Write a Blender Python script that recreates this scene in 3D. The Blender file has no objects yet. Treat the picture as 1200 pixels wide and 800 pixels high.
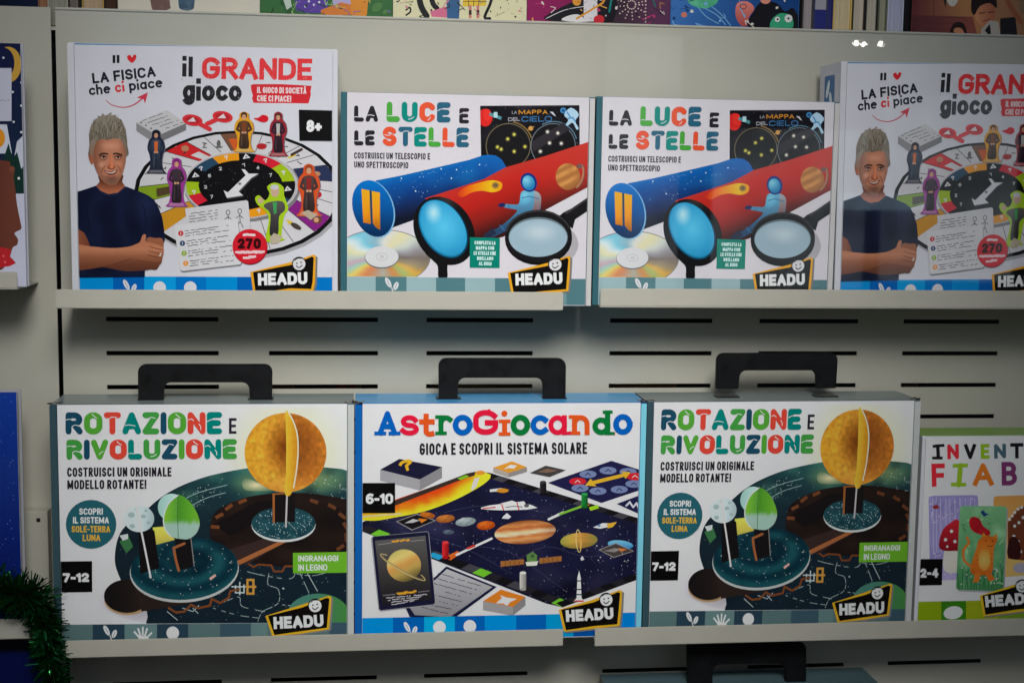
import bpy, bmesh, math, random
from math import sin, cos, pi, radians, hypot
from mathutils import Vector, Matrix, noise
from mathutils.geometry import tessellate_polygon, delaunay_2d_cdt

S = bpy.context.scene
COL = S.collection
random.seed(7)

# ------------------------------------------------------------------ camera, sky, lamp, exposure
CAM_C = (-0.0902943757, -1.5, 0.0963201808)
CAM_F = 1596.3
CAM_M = ((0.993210647, -0.1154446848, 0.0143225506),
         (0.0012751319, -0.1123087704, -0.9936725387),
         (0.116322761, 0.9869444082, -0.1113990593))
cd = bpy.data.cameras.new('camera'); cam = bpy.data.objects.new('camera', cd); COL.objects.link(cam)
cd.sensor_width = 36.0; cd.lens = 36.0 * CAM_F / 1200.0; cd.clip_start = 0.02; cd.clip_end = 200
_r, _d, _f = [Vector(v) for v in CAM_M]
cam.matrix_world = Matrix(((_r.x, -_d.x, -_f.x, CAM_C[0]), (_r.y, -_d.y, -_f.y, CAM_C[1]), (_r.z, -_d.z, -_f.z, CAM_C[2]), (0, 0, 0, 1)))
S.camera = cam
cd.dof.use_dof = True; cd.dof.focus_distance = 1.5; cd.dof.aperture_fstop = 9.0

SKY = 0.06
w = bpy.data.worlds.new("World"); S.world = w; w.use_nodes = True
nt = w.node_tree; bg = nt.nodes['Background']
sky = nt.nodes.new('ShaderNodeTexSky'); sky.sky_type = 'NISHITA'; sky.sun_disc = False
sky.sun_elevation = radians(48); sky.sun_rotation = radians(190)
nt.links.new(sky.outputs[0], bg.inputs[0]); bg.inputs[1].default_value = SKY

def lamp(name, loc, aim, power, size, blend, radius, col):
    l = bpy.data.lights.new(name, 'SPOT'); l.energy = power; l.spot_size = radians(size); l.spot_blend = blend
    l.shadow_soft_size = radius; l.color = col
    o = bpy.data.objects.new(name, l); COL.objects.link(o); o.location = loc
    o.rotation_euler = (Vector(aim) - Vector(loc)).to_track_quat('-Z', 'Y').to_euler()
    return o
lamp('added_key_spot', (0.03, -1.60, 1.0), (0.015, 0.0, -0.115), 178, 45.8, 1.0, 0.36, (1.0, 0.985, 0.975))  # unseen spot added for the soft front light and falloff to the edges

S.view_settings.view_transform = 'Standard'; S.view_settings.look = 'None'
S.view_settings.exposure = 0.0; S.view_settings.gamma = 1.0
S.render.engine = 'CYCLES'
S.cycles.use_denoising = True
S.cycles.max_bounces = 6

# ------------------------------------------------------------------ helpers
def P(x, y, Y=0.0):
    """where the sight line of photo point (x, y) meets the upright plane at depth Y"""
    a, b = (x - 600) / CAM_F, (y - 400) / CAM_F
    d = [CAM_M[0][k] * a + CAM_M[1][k] * b + CAM_M[2][k] for k in range(3)]
    t = (Y - CAM_C[1]) / d[1]
    return Vector((CAM_C[0] + t * d[0], Y, CAM_C[2] + t * d[2]))

def lin1(c):
    c /= 255.0
    return c / 12.92 if c <= 0.04045 else ((c + 0.055) / 1.055) ** 2.4
def lin(c, g=1.0):
    return tuple(min(0.86, lin1(v) * g) for v in c[:3]) + (1.0,)

def ink(c, g=1.0):
    return tuple(min(0.86, lin1(v) * g * min(1.0, max(v, 1) / 200.0) ** .22) for v in c[:3]) + (1.0,)

def node_mat(name, rough=0.45, spec=0.4, col=None, metal=0.0, nscale=60.0, namp=0.06, bump=0.0, rough_var=0.0):
    m = bpy.data.materials.new(name); m.use_nodes = True
    n = m.node_tree; b = n.nodes['Principled BSDF']
    b.inputs['Roughness'].default_value = rough; b.inputs['Specular IOR Level'].default_value = spec; b.inputs['Metallic'].default_value = metal
    if col is None:
        src = n.nodes.new('ShaderNodeAttribute'); src.attribute_name = 'Col'; out = src.outputs['Color']
    else:
        src = n.nodes.new('ShaderNodeRGB'); src.outputs[0].default_value = col; out = src.outputs[0]
    tc = n.nodes.new('ShaderNodeTexCoord')
    no = n.nodes.new('ShaderNodeTexNoise'); no.inputs['Scale'].default_value = nscale; no.inputs['Detail'].default_value = 5
    n.links.new(tc.outputs['Object'], no.inputs['Vector'])
    mr = n.nodes.new('ShaderNodeMapRange'); mr.inputs[1].default_value = 0.3; mr.inputs[2].default_value = 0.7
    mr.inputs[3].default_value = 1.0 - namp; mr.inputs[4].default_value = 1.0
    n.links.new(no.outputs[0], mr.inputs[0])
    mx = n.nodes.new('ShaderNodeMix'); mx.data_type = 'RGBA'; mx.blend_type = 'MULTIPLY'; mx.inputs[0].default_value = 1.0
    n.links.new(out, mx.inputs[6]); n.links.new(mr.outputs[0], mx.inputs[7]); n.links.new(mx.outputs[2], b.inputs['Base Color'])
    if rough_var:
        r2 = n.nodes.new('ShaderNodeMapRange'); r2.inputs[1].default_value = 0.3; r2.inputs[2].default_value = 0.7
        r2.inputs[3].default_value = rough - rough_var; r2.inputs[4].default_value = rough + rough_var
        n.links.new(no.outputs[0], r2.inputs[0]); n.links.new(r2.outputs[0], b.inputs['Roughness'])
    if bump:
        bp = n.nodes.new('ShaderNodeBump'); bp.inputs['Strength'].default_value = bump; bp.inputs['Distance'].default_value = 0.001
        n.links.new(no.outputs[0], bp.inputs['Height']); n.links.new(bp.outputs[0], b.inputs['Normal'])
    return m

PRINT = node_mat('printed_card', 0.27, 0.17, None, nscale=25, namp=0.05, bump=0.05)
METAL = node_mat('powder_coated_metal', 0.5, 0.35, (.50, .478, .40, 1), nscale=14, namp=0.07, bump=0.03, rough_var=0.06)
LIPMAT = node_mat('shelf_edge_coat', 0.42, 0.4, (.52, .495, .42, 1), nscale=30, namp=0.06, bump=0.02)
BLACKP = node_mat('black_plastic', 0.5, 0.22, (0.005, 0.005, 0.006, 1), nscale=90, namp=0.3, bump=0.15, rough_var=0.1)
DARK = node_mat('interior_gloom', 0.8, 0.1, (0.012, 0.011, 0.010, 1), nscale=3, namp=0.5)  # near-black colour stands for the unlit shop interior
TINSEL = node_mat('green_tinsel_foil', 0.16, 0.5, (0.004, 0.125, 0.024, 1), metal=0.8, nscale=200, namp=0.7)

def link(name, me, parent=None, mat=PRINT):
    o = bpy.data.objects.new(name, me); COL.objects.link(o)
    if me and mat: me.materials.append(mat)
    if parent: o.parent = parent
    return o
def tag(o, label, cat, group=None, kind=None):
    if label: o['label'] = label
    if cat: o['category'] = cat
    if group: o['group'] = group
    if kind: o['kind'] = kind
    return o
def empty(name, loc):
    o = bpy.data.objects.new(name, None); COL.objects.link(o); o.location = loc; o.empty_display_size = 0.02
    return o
def mesh_from(name, V, F, C=None, smooth=False):
    me = bpy.data.meshes.new(name); me.from_pydata(V, [], F)
    if C is not None:
        at = me.color_attributes.new('Col', 'FLOAT_COLOR', 'POINT')
        at.data.foreach_set('color', [v for c in C for v in c])
    if smooth:
        for p in me.polygons: p.use_smooth = True
    me.update(); return me

def box_data(x0, x1, y0, y1, z0, z1, cols, bev=0.0):
    """box with its own colour per face: cols = dict(front, back, left, right, top, bottom) or one colour"""
    if not isinstance(cols, dict): cols = {'all': cols}
    q = {'front': [(x0, y0, z0), (x1, y0, z0), (x1, y0, z1), (x0, y0, z1)], 'back': [(x1, y1, z0), (x0, y1, z0), (x0, y1, z1), (x1, y1, z1)],
         'left': [(x0, y1, z0), (x0, y0, z0), (x0, y0, z1), (x0, y1, z1)], 'right': [(x1, y0, z0), (x1, y1, z0), (x1, y1, z1), (x1, y0, z1)],
         'top': [(x0, y0, z1), (x1, y0, z1), (x1, y1, z1), (x0, y1, z1)], 'bottom': [(x0, y1, z0), (x1, y1, z0), (x1, y0, z0), (x0, y0, z0)]}
    V, F, C = [], [], []
    for k, p in q.items():
        F.append(tuple(range(len(V), len(V) + 4))); V += p; C += [cols.get(k, cols.get('all', (0.5, 0.5, 0.5, 1)))] * 4
    return V, F, C
def merge(*ds):
    V, F, C = [], [], []
    for v, f, c in ds:
        F += [tuple(i + len(V) for i in t) for t in f]; V += v; C += c
    return V, F, C
def box_obj(name, x0, x1, y0, y1, z0, z1, cols, parent=None, mat=PRINT):
    return link(name, mesh_from(name, *box_data(x0, x1, y0, y1, z0, z1, cols)), parent, mat)
def bevel_box(name, x0, x1, y0, y1, z0, z1, mat, parent=None, bev=0.0012, seg=2):
    bm = bmesh.new(); bmesh.ops.create_cube(bm, size=1.0)
    for v in bm.verts: v.co = ((x0 + x1) / 2 + v.co.x * (x1 - x0), (y0 + y1) / 2 + v.co.y * (y1 - y0), (z0 + z1) / 2 + v.co.z * (z1 - z0))
    bmesh.ops.bevel(bm, geom=bm.edges[:], offset=bev, segments=seg, affect='EDGES', clamp_overlap=True)
    me = bpy.data.meshes.new(name); bm.to_mesh(me); bm.free()
    return link(name, me, parent, mat)

# ------------------------------------------------------------------ stroke lettering
GL = {
 'A': (.66, "0,0 .33,1 .66,0;.12,.32 .54,.32"), 'B': (.58, "0,0 0,1 .3,1 @.3,.76,.24,.24,90,-90 0,.52;.3,.52 @.3,.26,.28,.26,90,-90 0,0"),
 'C': (.62, "@.32,.68,.32,.32,26,180 @.32,.32,.32,.32,180,334"), 'D': (.62, "0,0 0,1 .28,1 @.28,.66,.34,.34,90,0 @.28,.34,.34,.34,0,-90 0,0"),
 'E': (.48, ".48,1 0,1 0,0 .48,0;0,.5 .42,.5"), 'F': (.48, ".48,1 0,1 0,0;0,.48 .42,.48"),
 'G': (.64, "@.32,.68,.32,.32,28,180 @.32,.32,.32,.32,180,360 .64,.48 .38,.48"), 'H': (.6, "0,0 0,1;.6,0 .6,1;0,.5 .6,.5"),
 'I': (0, "0,0 0,1"), 'L': (.46, ".46,0 0,0 0,1"), 'M': (.92, "0,0 0,1 .46,.12 .92,1 .92,0"), 'N': (.62, "0,0 0,1 .62,0 .62,1"),
 'O': (.64, "@.32,.68,.32,.32,0,180 @.32,.32,.32,.32,180,360 .64,.68"), 'P': (.56, "0,0 0,1 .28,1 @.28,.73,.28,.27,90,-90 0,.46"),
 'R': (.58, "0,0 0,1 .28,1 @.28,.74,.28,.26,90,-90 0,.48;.26,.48 .58,0"), 'S': (.58, "@.29,.75,.27,.25,20,270 @.29,.25,.29,.25,90,-160"),
 'T': (.58, "0,1 .58,1;.29,1 .29,0"), 'U': (.62, "0,1 @.31,.31,.31,.31,180,360 .62,1"), 'V': (.64, "0,1 .32,0 .64,1"), 'Z': (.56, "0,1 .56,1 0,0 .56,0"),
 '0': (.56, "@.28,.7,.28,.3,0,180 @.28,.3,.28,.3,180,360 .56,.7"), '1': (.22, "0,.8 .22,1 .22,0"), '2': (.54, "@.27,.72,.27,.28,165,-35 0,0 .54,0"),
 '4': (.58, ".42,0 .42,1 0,.3 .58,.3"), '6': (.56, "@.28,.29,.28,.29,0,360;0,.29 @.34,.6,.34,.4,180,60"), '7': (.52, "0,1 .52,1 .16,0"),
 '8': (.54, "@.27,.76,.23,.24,0,360;@.27,.27,.27,.27,0,360"), '+': (.44, "0,.4 .44,.4;.22,.15 .22,.65"), '-': (.26, "0,.42 .26,.42"),
 '!': (0, "0,1 0,.34;0,.04 0,0"), '?': (.4, "@.2,.78,.2,.22,170,-60 .2,.42 .2,.3;.2,.03 .2,0"), '\xc0': (.66, "0,0 .33,1 .66,0;.12,.32 .54,.32;.2,1.32 .42,1.18"),
 '\xd9': (.62, "0,1 @.31,.31,.31,.31,180,360 .62,1;.2,1.32 .42,1.18"),
 'i': (0, "0,0 0,.57;0,1.0 0,1.04"), 'l': (0, "0,0 0,1"), '\u0131': (0, "0,0 0,.64"), 'g': (.6, "@.3,.33,.3,.31,0,360;.6,.64 .6,-.02 @.3,-.02,.3,.24,0,-150"),
 'o': (.64, "@.32,.32,.32,.32,0,360"), 'c': (.56, "@.32,.32,.32,.32,45,315"), 'h': (.52, "0,0 0,1;0,.36 @.26,.36,.26,.28,180,0 .52,0"),
 'e': (.64, ".02,.36 .64,.36 @.32,.32,.32,.32,8,300"), 'p': (.6, "@.3,.32,.3,.32,0,360;0,.64 0,-.3"), 'a': (.6, "@.3,.32,.3,.32,0,360;.6,.64 .6,0"),
 's': (.5, "@.25,.48,.22,.16,20,270 @.25,.16,.25,.16,90,-160"), 't': (.4, ".16,.9 .16,.14 @.3,.14,.14,.14,180,300;0,.62 .38,.62"),
 'r': (.4, "0,0 0,.64;0,.38 @.22,.38,.22,.26,180,45"), 'n': (.52, "0,0 0,.64;0,.36 @.26,.36,.26,.28,180,0 .52,0"), 'd': (.6, "@.3,.32,.3,.32,0,360;.6,1 .6,0"),
}
def strokes(ch):
    if ch == ' ': return .26, []
    gw, s = GL[ch]; out = []
    for st in s.split(';'):
        pl = []
        for tk in st.split():
            if tk[0] == '@':
                cx, cy, rx, ry, a0, a1 = [float(v) for v in tk[1:].split(',')]
                n = max(4, int(abs(a1 - a0) / 18))
                pl += [(cx + rx * cos(radians(a0 + (a1 - a0) * k / n)), cy + ry * sin(radians(a0 + (a1 - a0) * k / n))) for k in range(n + 1)]
            else:
                a, b = tk.split(','); pl.append((float(a), float(b)))
        q = [pl[0]]
        for p in pl[1:]:
            if hypot(p[0] - q[-1][0], p[1] - q[-1][1]) > 1e-4: q.append(p)
        out.append(q)
    return gw, out

def sm(pts, n=5, closed=True):
    """smooth curve through the points"""
    out = []; N = len(pts)
    for i in range(N if closed else N - 1):
        g = lambda k: pts[(i + k) % N] if closed else pts[min(max(i + k, 0), N - 1)]
        p0, p1, p2, p3 = g(-1), g(0), g(1), g(2)
        for k in range(n):
            t = k / n
            out.append(tuple(.5 * (2 * p1[j] + (p2[j] - p0[j]) * t + (2 * p0[j] - 5 * p1[j] + 4 * p2[j] - p3[j]) * t * t + (3 * p1[j] - p0[j] - 3 * p2[j] + p3[j]) * t ** 3) for j in (0, 1)))
    if not closed: out.append(tuple(pts[-1]))
    return out
def ellp(cx, cy, rx, ry, rot=0, n=32, a0=0, a1=360):
    c, s = cos(radians(rot)), sin(radians(rot)); full = abs(a1 - a0) >= 360
    o = []
    for k in range(n if full else n + 1):
        t = radians(a0 + (a1 - a0) * k / n); x, y = rx * cos(t), ry * sin(t)
        o.append((cx + x * c - y * s, cy + x * s + y * c))
    return o
def mixc(a, b, t):
    t = min(1, max(0, t)); return tuple(a[k] + (b[k] - a[k]) * t for k in range(3))
def ramp(stops, t):
    if t <= stops[0][0]: return stops[0][1]
    for (a, ca), (b, cb) in zip(stops, stops[1:]):
        if t <= b: return mixc(ca, cb, (t - a) / (b - a))
    return stops[-1][1]
def hull_clip(poly, clip):
    out = list(poly); n = len(clip)
    area = sum(clip[i][0] * clip[(i + 1) % n][1] - clip[(i + 1) % n][0] * clip[i][1] for i in range(n))
    sg = 1 if area > 0 else -1
    for i in range(n):
        a, b = clip[i], clip[(i + 1) % n]; inp, out = out, []
        f = lambda p: sg * ((b[0] - a[0]) * (p[1] - a[1]) - (b[1] - a[1]) * (p[0] - a[0]))
        for j in range(len(inp)):
            p, q = inp[j], inp[(j + 1) % len(inp)]; fp, fq = f(p), f(q)
            if fp >= 0: out.append(p)
            if (fp >= 0) != (fq >= 0):
                t = fp / (fp - fq); out.append((p[0] + (q[0] - p[0]) * t, p[1] + (q[1] - p[1]) * t))
        if not out: return []
    return out

# ------------------------------------------------------------------ printed artwork: thin layers of ink on the face of a box
class Art:
    STEP = 5e-6
    def __init__(s, root, clip, Y=0.0, gain=1.35, base=2.5e-5):
        s.root, s.clip, s.Y, s.g, s.off = root, clip, Y, gain, base
        s.o = Vector(root.location); s.parts = {}; s.order = []; s.cur = None
    def part(s, name, parent=None, key=None):
        k = key or name
        if k not in s.parts: s.parts[k] = (name, parent, [], [], []); s.order.append(k)
        s.cur = s.parts[k]; return s
    def _layer(s): s.off += s.STEP
    def _add(s, pts, tris, cols):
        V, F, C = s.cur[2:]; b = len(V)
        for x, y in pts:
            p = P(x, y, s.Y) - s.o; V.append((p.x, p.y - s.off, p.z))
        for t in tris:
            if len(set(t)) < 3: continue
            a, c, d = [pts[i] for i in t[:3]]
            ar = (c[0] - a[0]) * (d[1] - a[1]) - (c[1] - a[1]) * (d[0] - a[0])
            if abs(ar) < 1e-9: continue
            F.append(tuple(i + b for i in (t if ar < 0 else t[::-1])))
        C += cols
    def poly(s, pts, col, layer=True, clip=None):
        if layer: s._layer()
        for c in (s.clip, clip):
            if c: pts = hull_clip(pts, c)
        if len(pts) < 3: return s
        tr = tessellate_polygon([[Vector((x, y, 0)) for x, y in pts]])
        s._add(pts, [tuple(t) for t in tr], [ink(col, s.g)] * len(pts)); return s
    def polys(s, lst, col):
        s._layer()
        for p in lst: s.poly(p, col, False)
        return s
    def fn(s, pts, f, step=4.0, clip=None):
        s._layer()
        for c in (s.clip, clip):
            if c: pts = hull_clip(pts, c)
        if len(pts) < 3: return s
        if sum(pts[i - 1][0] * pts[i][1] - pts[i][0] * pts[i - 1][1] for i in range(len(pts))) < 0: pts = pts[::-1]
        xs = [p[0] for p in pts]; ys = [p[1] for p in pts]
        vs = [Vector(p) for p in pts]
        y = min(ys) + step / 2; r = 0
        while y < max(ys):
            x = min(xs) + step * (.5 if r % 2 else .25)
            while x < max(xs): vs.append(Vector((x, y))); x += step
            y += step; r += 1
        vo, _, fo, _, _, orig = delaunay_2d_cdt(vs, [], [list(range(len(pts)))], 1, 1e-4)
        q = [(v.x, v.y) for v in vo]
        s._add(q, [tuple(t) for t, og in zip(fo, orig) if og], [ink(f(*p), s.g) for p in q]); return s
    def lg(s, pts, stops, p0, p1, step=5.0, clip=None):
        dx, dy = p1[0] - p0[0], p1[1] - p0[1]; L = dx * dx + dy * dy
        return s.fn(pts, lambda x, y: ramp(stops, ((x - p0[0]) * dx + (y - p0[1]) * dy) / L), step, clip)
    def ell(s, cx, cy, rx, ry, col, rot=0, clip=None): return s.poly(ellp(cx, cy, rx, ry, rot, 28 if max(rx, ry) > 4 else 12), col, True, clip)
    def rect(s, x0, y0, x1, y1, col): return s.poly([(x0, y0), (x1, y0), (x1, y1), (x0, y1)], col)
    def ring(s, cx, cy, rx, ry, wd, col, rot=0, a0=0, a1=360, clip=None):
        o = ellp(cx, cy, rx, ry, rot, 40, a0, a1); i = ellp(cx, cy, rx - wd, ry - wd, rot, 40, a0, a1)
        s._layer(); n = len(o); full = abs(a1 - a0) >= 360
        for k in range(n if full else n - 1): s.poly([o[k], o[(k + 1) % n], i[(k + 1) % n], i[k]], col, False, clip)
        return s
    def _union(s, faces, col):
        vs, fs = [], []
        for f in faces:
            c = hull_clip(f, s.clip) if s.clip else f
            if len(c) < 3: continue
            if sum(c[i - 1][0] * c[i][1] - c[i][0] * c[i - 1][1] for i in range(len(c))) < 0: c = c[::-1]
            fs.append(list(range(len(vs), len(vs) + len(c)))); vs += [Vector(p) for p in c]
        if not fs: return
        vo, _, fo, _, _, orig = delaunay_2d_cdt(vs, [], fs, 1, 1e-5)
        q = [(v.x, v.y) for v in vo]
        s._add(q, [tuple(t) for t, og in zip(fo, orig) if og], [ink(col, s.g)] * len(q))
    def line(s, pts, wd, col, taper=None, cap=True):
        s._layer(); s._union(stroke_faces(pts, wd, cap, taper), col); return s
    def lines(s, segs, wd, col):
        s._layer()
        f = []
        for g in segs: f += stroke_faces(g, wd, False)
        s._union(f, col); return s
    def dots(s, pts, col, r=.5, n=5):
        s._layer()
        for p in pts:
            rr = r * (p[2] if len(p) > 2 else 1); s.poly([(p[0] + rr * cos(2 * pi * k / n), p[1] + rr * sin(2 * pi * k / n)) for k in range(n)], col, False)
        return s
    def stars(s, poly, n, col, r=.5, seed=1):
        rg = random.Random(seed); xs = [p[0] for p in poly]; ys = [p[1] for p in poly]; o = []
        while len(o) < n:
            x, y = rg.uniform(min(xs), max(xs)), rg.uniform(min(ys), max(ys)); c = False
            for i in range(len(poly)):
                (x1, y1), (x2, y2) = poly[i], poly[i - 1]
                if (y1 > y) != (y2 > y) and x < (x2 - x1) * (y - y1) / (y2 - y1) + x1: c = not c
            if c: o.append((x, y, rg.uniform(.5, 1.3)))
        return s.dots(o, col, r)
    def scribble(s, x0, y0, x1, y1, h, col, seed=1, wd=.8, fill=.75):
        """print too small to read: short marks along a line"""
        rg = random.Random(seed); L = hypot(x1 - x0, y1 - y0); t = 0; segs = []; ux, uy = (x1 - x0) / L, (y1 - y0) / L
        while t < L:
            l = rg.uniform(.8, 2.6)
            if rg.random() < fill:
                d = rg.uniform(-h / 4, h / 4); segs.append([(x0 + ux * t - uy * d, y0 + uy * t + ux * d), (x0 + ux * min(L, t + l) - uy * d, y0 + uy * min(L, t + l) + ux * d)])
            t += l + .45
        return s.lines(segs, wd, col)
    def text(s, txt, x0, y0, x1, y1, h, wt, cols, track=None, slab=False, rnd=False, cuts=None, cutcol=(203, 198, 204), cutw=.9, yo=None, layer=True):
        """letters of cap height h on the base line (x0,y0)-(x1,y1), stretched to fill it"""
        track = wt * .45 if track is None else track
        gl = [strokes(c) for c in txt]; W = hypot(x1 - x0, y1 - y0)
        nat = sum(g[0] for g in gl); nv = sum(1 for c in txt if c != ' ')
        sx = (W - nv * wt - (len(txt) - 1) * track) / max(.01, nat)
        ux, uy = (x1 - x0) / W, (y1 - y0) / W
        if not isinstance(cols, list): cols = [cols] * len(txt)
        X = 0; by = {}; cl = []
        for i, (ch, (gw, sts)) in enumerate(zip(txt, gl)):
            dy = yo[i] if yo else 0
            def mp(p, X=X, dy=dy):
                a = X + wt / 2 + p[0] * sx; b = wt / 2 + p[1] * (h - wt) + dy
                return (x0 + a * ux + b * uy, y0 + a * uy - b * ux)
            fs = []
            for st in sts:
                q = [mp(p) for p in st]
                fs += stroke_faces(q, wt, rnd)
                if slab:
                    for e, n_ in ((0, 1), (-1, -2)):
                        p, pn = st[e], st[n_]
                        if abs(p[0] - pn[0]) < .36 and abs(p[1] - pn[1]) > .1 and len(st) < 6 and (p[1] < .05 or p[1] > .6):
                            m = mp(p); ext = wt * .8; v = wt * .14 * (1 if p[1] > .3 else -1)
                            fs += stroke_faces([(m[0] - ext, m[1] - v), (m[0] + ext, m[1] - v)], wt * .7, False)
            by.setdefault(cols[i], []); by[cols[i]] += fs
            if cuts and ch in cuts:
                for c in cuts[ch]: cl.append([mp(p) for p in c])
            X += (gw * sx + wt if ch != ' ' else gw * sx) + track
        if layer: s._layer()
        for c, fs in by.items(): s._union(fs, c)
        if cl:
            s._layer(); f = []
            for c in cl: f += stroke_faces(sm(c, 4, False), cutw, False)
            s._union(f, cutcol)
        return s
    def finish(s):
        obs = {}
        for k in s.order:
            name, parent, V, F, C = s.parts[k]
            if not F: continue
            obs[k] = link(name, mesh_from(name, V, F, C), obs.get(parent, s.root))
        return obs

def stroke_faces(pts, wd, rnd=True, taper=None):
    fs = []; n = len(pts); h = wd / 2
    ws = [h * (1 if not taper else taper[0] + (taper[1] - taper[0]) * i / max(1, n - 1)) for i in range(n)]
    for i in range(n - 1):
        (ax, ay), (bx, by) = pts[i], pts[i + 1]; L = hypot(bx - ax, by - ay)
        if L < 1e-6: continue
        nx, ny = -(by - ay) / L, (bx - ax) / L; a, b = ws[i], ws[i + 1]
        ex, ey = (bx - ax) / L, (by - ay) / L
        e0 = e1 = 0.0
        if not rnd:
            if i == 0: e0 = a
            if i == n - 2: e1 = b
        fs.append([(ax + nx * a - ex * e0, ay + ny * a - ey * e0), (bx + nx * b + ex * e1, by + ny * b + ey * e1), (bx - nx * b + ex * e1, by - ny * b + ey * e1), (ax - nx * a - ex * e0, ay - ny * a - ey * e0)])
    for i in range(n):
        if not rnd and i in (0, n - 1): continue
        if ws[i] < .12: continue
        if not rnd and 0 < i < n - 1:
            d1 = (pts[i][0] - pts[i - 1][0], pts[i][1] - pts[i - 1][1]); d2 = (pts[i + 1][0] - pts[i][0], pts[i + 1][1] - pts[i][1])
            l1, l2 = hypot(*d1), hypot(*d2)
            if l1 > 1e-6 and l2 > 1e-6:
                cr = (d1[0] * d2[1] - d1[1] * d2[0]) / l1 / l2; dt = (d1[0] * d2[0] + d1[1] * d2[1]) / l1 / l2
                if abs(cr) > .55 and dt > -.3:   # square corner: mitre
                    u1 = (d1[0] / l1, d1[1] / l1); u2 = (d2[0] / l2, d2[1] / l2); p = pts[i]; r = ws[i]; sg = 1 if cr > 0 else -1
                    n1 = (u1[1] * sg, -u1[0] * sg); n2 = (u2[1] * sg, -u2[0] * sg)
                    k = r / (1 + n1[0] * n2[0] + n1[1] * n2[1])
                    fs.append([p, (p[0] + n1[0] * r, p[1] + n1[1] * r), (p[0] + (n1[0] + n2[0]) * k, p[1] + (n1[1] + n2[1]) * k), (p[0] + n2[0] * r, p[1] + n2[1] * r)])
                    continue
        m = 10 if wd > 1.6 else 6
        fs.append([(pts[i][0] + ws[i] * cos(2 * pi * k / m), pts[i][1] + ws[i] * sin(2 * pi * k / m)) for k in range(m)])
    return fs

BLACK = (16, 15, 18); WHITE = (205, 203, 206); PAPER = (203, 198, 204); GOLD = (226, 158, 38); INK = (38, 36, 44)
def badge(a, out, tl, tr, th, fc, fr, wt=3.7):
    """the maker's black plate with its gold rim, name and smiling face"""
    a.part('brand_badge')
    cx = sum(p[0] for p in out) / len(out); cy = sum(p[1] for p in out) / len(out)
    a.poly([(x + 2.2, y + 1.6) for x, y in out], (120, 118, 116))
    a.poly(out, GOLD)
    ins = [(x + (cx - x) / max(1, hypot(cx - x, cy - y)) * 3.0, y + (cy - y) / max(1, hypot(cx - x, cy - y)) * 3.4) for x, y in out]
    a.poly(ins, (20, 17, 16))
    a.part('badge_face', 'brand_badge')
    x, y = fc
    a.ell(x, y, fr + 1.2, fr + 1.2, (24, 20, 18)); a.ell(x, y, fr, fr, WHITE)
    a.line(sm([(x - 5.2, y - 4.2), (x - 1.5, y - 6.8), (x + 2.6, y - 6.6)], 4, False), 1.0, BLACK)
    a.dots([(x - 2.6, y - .8), (x + 2.3, y - 1.8)], BLACK, .95, 8)
    a.line(sm([(x - 3.2, y + 2.2), (x - .5, y + 4.4), (x + 3.6, y + 1.6)], 4, False), 1.1, BLACK)
    a.part('badge_lettering', 'brand_badge')
    a.text('HEADU', tl[0], tl[1], tr[0], tr[1], th, wt, (222, 220, 222), track=.9)

def leaf(a, x, y, k=1.0):
    for dx, dy, r, l in ((0, 0, 62, 6.5), (9, 4, 112, 5.0)):
        a.ell(x + dx * k, y + dy * k, l * k, 2.7 * k, WHITE, rot=r)
        a.line([(x + dx * k - 3 * k * cos(radians(r)), y + dy * k - 3 * k * sin(radians(r))), (x + dx * k + 4 * k * cos(radians(r)), y + dy * k + 4 * k * sin(radians(r)))], .6 * k, (90, 120, 140))
    a.line([(x + 6 * k, y + 12 * k), (x + 4 * k, y + 6 * k)], 1.2 * k, WHITE)
def strip(a, y0, y1, yb, segs):
    """the coloured band along the foot of the panel: segs = (x0, x1, colour)"""
    xa, xb = segs[0][0], segs[-1][1]
    yy = lambda x: y0 + (y1 - y0) * (x - xa) / (xb - xa)
    a._layer()
    for x0, x1, c in segs: a.poly([(x0, yy(x0)), (x1 + .02, yy(x1)), (x1 + .02, yb), (x0, yb)], c, False)
def age(a, quad, txt, x0, y0, x1, y1, h, wt):
    a.part('age_label'); a.poly(quad, (14, 13, 15))
    a.part('age_numerals', 'age_label'); a.text(txt, x0, y0, x1, y1, h, wt, (224, 222, 224), track=.7)
CUTS = {'L': [[(-.12, .2), (.0, .24), (.16, .2)]], 'A': [[(.0, .36), (.2, .4), (.5, .34)]], 'U': [[(.25, .0), (.42, .04), (.56, .16)]], 'C': [[(.34, -.06), (.42, .02), (.5, .14)]],
        'E': [[(-.12, .6), (.1, .72), (.5, .7)]], 'S': [[(-.0, .62), (.18, .56), (.34, .6)]], 'T': [[(.14, .8), (.26, .88), (.5, .86)]], 'R': [[(-.12, .72), (.05, .76), (.2, .7)], [(.18, .3), (.36, .4), (.62, .3)]],
        'O': [[(.26, 1.06), (.36, .94), (.5, .82)]], 'Z': [[(.1, .76), (.3, .86), (.5, .8)]], 'N': [[(-.1, .7), (.04, .76), (.16, .66)], [(.44, .44), (.52, .28), (.52, .1)]], 'V': [[(.3, .16), (.4, .3), (.52, .36)]]}

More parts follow.
